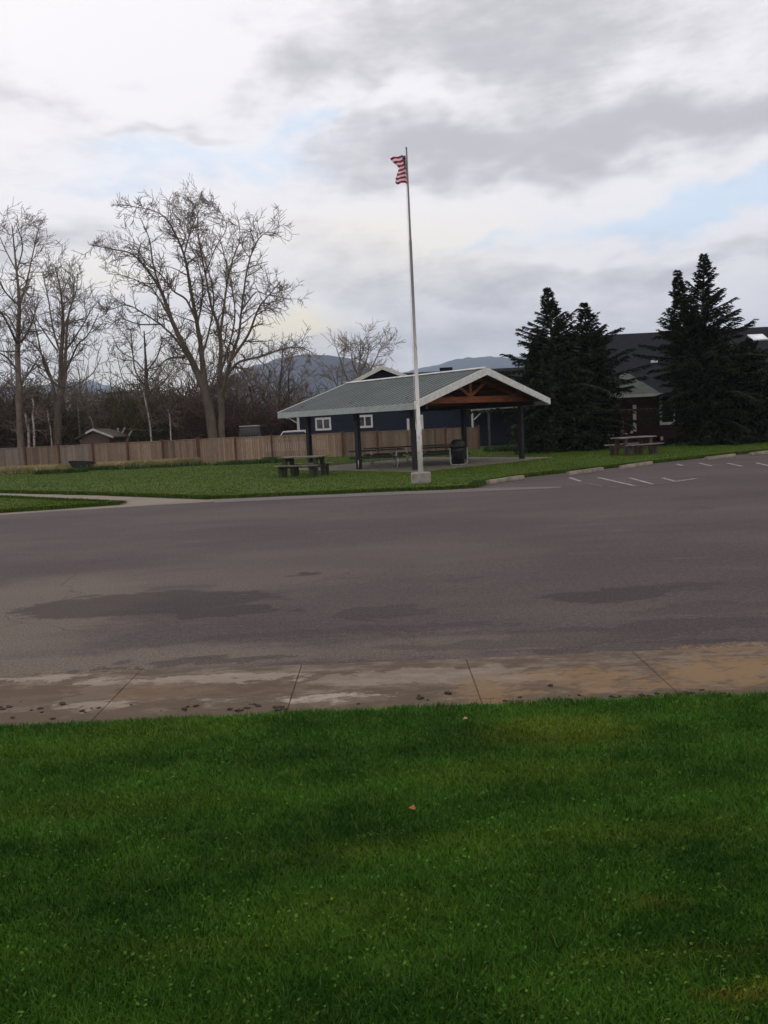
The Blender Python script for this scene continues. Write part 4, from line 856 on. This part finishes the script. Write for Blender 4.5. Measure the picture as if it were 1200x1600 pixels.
# ---------------------------------------------------------------- conifers
MCon=M('conifer_needles',(.020,.026,.009),(.012,.016,.007),.8,spec=.05,attr=.6,bs=0); MCon2=M('conifer_needles_light',(.026,.032,.012),(.014,.019,.008),.8,spec=.05,attr=.6,bs=0)
def conifer(name,label,base,leaders,seed,mat,dens=1.0):
    r=random.Random(seed); t=empty(name,base,label,'tree','large dark conifers on the right'); tr=MB(); lb=MB(); Pn=[];Dr=[];Sz=[]
    for (tx,ty,h,R0,zs,cb) in leaders:   # tip offset, height, base radius, start z, base offset
        c0=Vector((cb,0,0)); tip=Vector((tx,ty,h)); ax=lambda z:c0+(tip-c0)*(z/h)+Vector((.12*math.sin(z*.9+seed),.1*math.cos(z*1.1),0))*(z/h)
        tr.tube([tuple(ax(h*k/10)) for k in range(11)],[.19*(1-k/10.5)+.02 for k in range(11)],8)
        z=zs
        while z<h:
            f=z/h; rad=R0*(min(1,.8+.8*f))*min(1.,(1-f)/.52)**1.45*r.uniform(.7,1.2)+.06+.10*min(1,(1-f)*8)
            nb=5 if f<.75 else 4
            a0=r.random()*6.28
            for k in range(nb):
                a=a0+k*6.283/nb+r.uniform(-.4,.4); L=rad*r.uniform(.6,1.2)*(1.35 if r.random()<.14 else 1); o=Vector((math.cos(a),math.sin(a),0)); p0=ax(z); m_=5; prev=p0; pts=[p0]
                rise=r.uniform(.0,.3)+.75*f*f; tipup=r.uniform(-.2,.5)
                for j in range(1,m_+1):
                    s=j/m_; q=p0+o*L*s+Vector((0,0,L*(rise*s-.35*s*s*(1-f)+tipup*.35*s**3))); pts.append(q)
                lb.tube([tuple(q) for q in pts],[.035*(1-j/6)*(1-f*.6)+.006 for j in range(6)],3)
                ns=int(L*11*dens)+4
                for j in range(ns):
                    s=(j+r.random())/ns; s=.12+.88*s**.8; idx=min(int(s*m_),m_-1); u=s*m_-idx; q=pts[idx].lerp(pts[idx+1],u); td=(pts[idx+1]-pts[idx]).normalized(); side=o.cross(Vector((0,0,1)))
                    wln=(.42*(1-s*.6)+.08)*min(1,.45+L*.3)
                    for sg in(-1,1):
                        dr=(td*.75+side*sg*r.uniform(.2,1.)+Vector((0,0,r.uniform(-.35,.15)))).normalized()
                        nq=int(3+wln*9)
                        for w_ in range(nq):
                            p=q+dr*wln*(w_/nq)+Vector((0,0,-.12*(w_/nq)**2)); dd=(dr+rvec(r)*.5+Vector((0,0,-.15))).normalized(); Pn.append(p); Dr.append(dd); Sz.append(r.uniform(.06,.12))
            z+=(.20 if f<.6 else .16)/dens**.5*r.uniform(.8,1.2)
        for k in range(int(2600*R0/2.7)):
            f=r.random()*.62; a=r.random()*6.28; q_=R0*.72*math.sqrt(r.random())*min(1.,(1-f)/.6)**1.3; Pn.append(ax(h*f)+Vector((math.cos(a)*q_,math.sin(a)*q_,.05))); Dr.append(rvec(r)); Sz.append(r.uniform(.12,.24))
        for k in range(30):
            p=tip+Vector((r.gauss(0,.04),r.gauss(0,.04),-r.random()*.7)); Pn.append(p); Dr.append((Vector((0,0,1))+rvec(r)*.6).normalized()); Sz.append(.05)
    tr.build('trunk',MBark,t); lb.build('limbs',MBark,t)
    n=len(Pn); A=np.array([tuple(p) for p in Pn]); D_=np.array([tuple(p) for p in Dr]); s=np.array(Sz)[:,None]; rs=np.random.RandomState(seed)
    B_=np.cross(D_,rs.randn(n,3)); B_/=np.linalg.norm(B_,axis=1)[:,None]
    V=np.stack([A-D_*s*.6,A+B_*s*.28,A+D_*s*1.2,A-B_*s*.28],1).reshape(-1,3); i=np.arange(n)*4
    fastmesh('crown',V,np.stack([i,i+1,i+2,i+3],1).ravel(),np.full(n,4),mat,rs.rand(n),t); return n
def tipof(px,py,Y,base): q=P(px,py,Y)-base; return q.x,q.z
b1=P(866,690,42.6); b1=Vector((b1.x,42.6,0)); x_,z_=tipof(858,452,42.6,b1); nn1=conifer('conifer',"dark conifer with a tall ragged leader nearest the shelter",b1,[(x_,0,z_,3.0,.15,0)],3,MCon2)
b2=P(925,690,43.4); b2=Vector((b2.x,43.4,0)); x_,z_=tipof(916,474,43.4,b2); conifer('conifer',"dark conifer with a slightly lower pointed top, left of the dark red house bay",b2,[(x_,0,z_,2.35,.15,0)],4,MCon)
b3=P(1112,690,41.6); b3=Vector((b3.x,41.6,0)); x_,z_=tipof(1096,400,41.6,b3); xb,zb_=tipof(1052,425,41.6,b3); xc,zc_=tipof(1175,530,41.6,b3); 
conifer('conifer',"tallest dark conifer with two leaders, in front of the dark red house",b3,[(x_,0,z_,2.55,.15,.1),(xb,-.3,zb_,1.7,1.8,-.1),(xc,.2,zc_,2.2,.2,1.4)],5,MCon)
print('conifer quads',nn1)
# ---------------------------------------------------------------- little shed, van and car behind the fence
pk_=P(147,670,53.5); sd_=empty('garden_shed',(pk_.x,53.5,0),'little brown gabled shed with a white rake board behind the fence','shed')
hw2=.95; zp=pk_.z; ze_=zp-.46; b=MB(); b.extr([(-hw2,0,0),(-hw2,0,ze_),(0,0,zp-.1),(hw2,0,ze_),(hw2,0,0)],(0,3,0)); b.build('wall',M('shed_wall',(.10,.065,.055),None,3,stretch=(8,1,1)),sd_)
b=MB()
for s in(-1,1): b.extr([(0,-.25,zp),(s*(hw2+.3),-.25,ze_-.1),(s*(hw2+.3),-.25,ze_-.2),(0,-.25,zp-.09)],(0,3.5,0))
b.build('roof',M('shed_roof',(.065,.05,.042),None,3),sd_)
b=MB(); b.extr([(0,-.30,zp+.03),(hw2+.35,-.30,ze_-.09),(hw2+.35,-.30,ze_-.22),(0,-.30,zp-.12)],(0,.045,0)); b.extr([(0,-.30,zp+.03),(-.5,-.30,zp-.2),(-.5,-.30,zp-.33),(0,-.30,zp-.12)],(0,.045,0)); b.build('rake_board',M('dull_white',(.45,.40,.36),None,3),sd_)
def wheel(par,x,y,r=.32,wd=.2):
    R=Euler((0,math.pi/2,0)).to_matrix(); b=MB(); b.lathe([(r*.6,-wd/2),(r,-wd/2+.02),(r,wd/2-.02),(r*.6,wd/2)],(x,y,r),20,R); wh=b.build('wheel',MBlk,par); b=MB(); b.lathe([(r*.58,-wd/2-.005),(r*.58,wd/2+.005)],(x,y,r),16,R); b.build('rim',MGalv,wh)
q=P(390,680,58); vn=empty('parked_van',(q.x,58,0),'dark van with a white roof edge parked behind the fence, right of the great tree','van')
MVan=M('van_paint',(.022,.018,.018),None,3,rough=.35,spec=.5,bs=0)
zr=P(390,666,58).z; b=MB(); sec=[(-.88,.35),(-.9,1.1),(-.74,zr-.08),(-.66,zr),(.66,zr),(.74,zr-.08),(.9,1.1),(.88,.35)]; b.extr([(x,0,z) for x,z in sec],(0,4.2,0)); b.build('body',MVan,vn,bevel=.03)
b=MB(); b.box((0,.1,zr+.02),(1.42,.35,.05)); b.build('roof_spoiler',MWhite,vn)
b=MB(); b.box((0,-.012,(1.2+zr)/2),(1.25,.02,zr-1.4)); b.build('rear_window',MGlass,vn)
for s in(-1,1):
    b=MB(); b.box((s*.8,-.012,1.0),(.1,.03,.3)); b.build('tail_light',M('tail_red',(.3,.01,.01),None,3,rough=.3),vn)
for x in(-.8,.8):
    for y in(.8,3.3): wheel(vn,x,y)
q=P(452,676,57); cr_=empty('parked_car',(q.x+.3,57,0),'white car whose roof just shows over the fence beside the navy house corner','car')
zr=P(452,673,57).z; b=MB(); 
b.extr([(-2.1,0,.35),(-2.15,0,.8),(-1.35,0,.95),(-.75,0,zr-.02),(-.4,0,zr),(.8,0,zr),(1.5,0,.98),(2.15,0,.9),(2.15,0,.35)],(0,1.7,0)); b.build('body',M('car_white',(.6,.6,.6),None,3,rough=.3,spec=.5,fine=.02,bs=0),cr_,bevel=.04)
b=MB(); b.extr([(-1.2,-.012,.98),(-.72,-.012,zr-.1),(.75,-.012,zr-.1),(1.3,-.012,.98)],(0,.02,0)); b.build('side_window',MGlass,cr_)
for x in(-1.35,1.35):
    for y in(.1,1.6):
        R=Euler((math.pi/2,0,0)).to_matrix(); b=MB(); b.lathe([(.2,-.1),(.32,-.08),(.32,.08),(.2,.1)],(x,y,.32),20,R); b.build('wheel',MBlk,cr_)
# ---------------------------------------------------------------- hills
from mathutils import noise as mn
def hills(Y,prof,mat,depth,seed,name='hills'):
    x0_,x1_=prof[0][0],prof[-1][0]; n=220; b=MB(); rows=14; idx=[]
    for j in range(rows+1):
        f=j/rows
        for i in range(n+1):
            px=x0_+(x1_-x0_)*i/n; py=lerp([(a,c_) for a,c_ in prof],px); q=P(px,py,Y); k=math.sin(min(1,f*1.0)*math.pi*.5)**1.1 if f<=.7 else 1-(f-.7)**2*1.5
            k=math.sin(min(f/.7,1)*math.pi/2)**1.2 if f<=.7 else 1-((f-.7)/.3)**2*.5
            d=(f-.7)*depth; h=q.z*k; nz=mn.fractal(Vector((q.x/260+seed,(Y+d)/260,0)),1,2,5); h*=1+.10*nz*(1-abs(f-.7)); h+= 5*mn.noise(Vector((q.x/25,d/25,seed)))*k*Y/2000
            b.v.append((q.x*(Y+d)/Y,Y+d,max(h,-2) if j else -2))
    for j in range(rows):
        for i in range(n): a=j*(n+1)+i; b.f.append((a,a+1,a+n+2,a+n+1)); b.r.append(.5)
    return tag(b.build(name,mat,smooth=True),kind='structure')
MH1=M('hill_forest_haze_tint',(.018,.024,.042),(.012,.018,.034),.006,fine=.4,fscale=.05,bs=0); MH2=M('far_hill_forest_haze_tint',(.016,.030,.052),(.012,.022,.042),.004,fine=.3,fscale=.03,bs=0)  # forest colours tinted blue for distance haze, on top of the haze volume
hills(1500,[(-300,640),(0,635),(200,634),(300,622),(350,596),(388,578),(420,569),(452,563),(490,560),(520,561),(545,567),(575,580),(620,600),(700,625),(900,650)],MH1,700,3)
hills(3000,[(-400,622),(-100,612),(40,606),(90,602),(135,600),(170,606),(230,616),(320,628),(500,620),(600,596),(640,583),(680,573),(720,566),(770,560),(820,559),(900,568),(1000,585),(1200,596),(1500,610)],MH2,1400,9)
# ---------------------------------------------------------------- haze
b=MB(); b.box((0,2250,208),(7600,4900,422)); m,N,bs_=newmat('haze_air'); N.n.remove(bs_); pv=N.new('ShaderNodeVolumePrincipled'); pv.inputs['Color'].default_value=(.62,.78,1,1); pv.inputs['Density'].default_value=.00022
N.l.new(pv.outputs[0],N.n['Material Output'].inputs['Volume']); hz=b.build('haze',m); sc.cycles.max_bounces=5; sc.cycles.diffuse_bounces=3; sc.cycles.glossy_bounces=2; sc.cycles.transmission_bounces=2; sc.cycles.volume_bounces=0; sc.cycles.use_adaptive_sampling=True; sc.cycles.adaptive_threshold=.02; tag(hz,kind='stuff'); tag(hz,'faint blue air haze over the distant hills','haze')
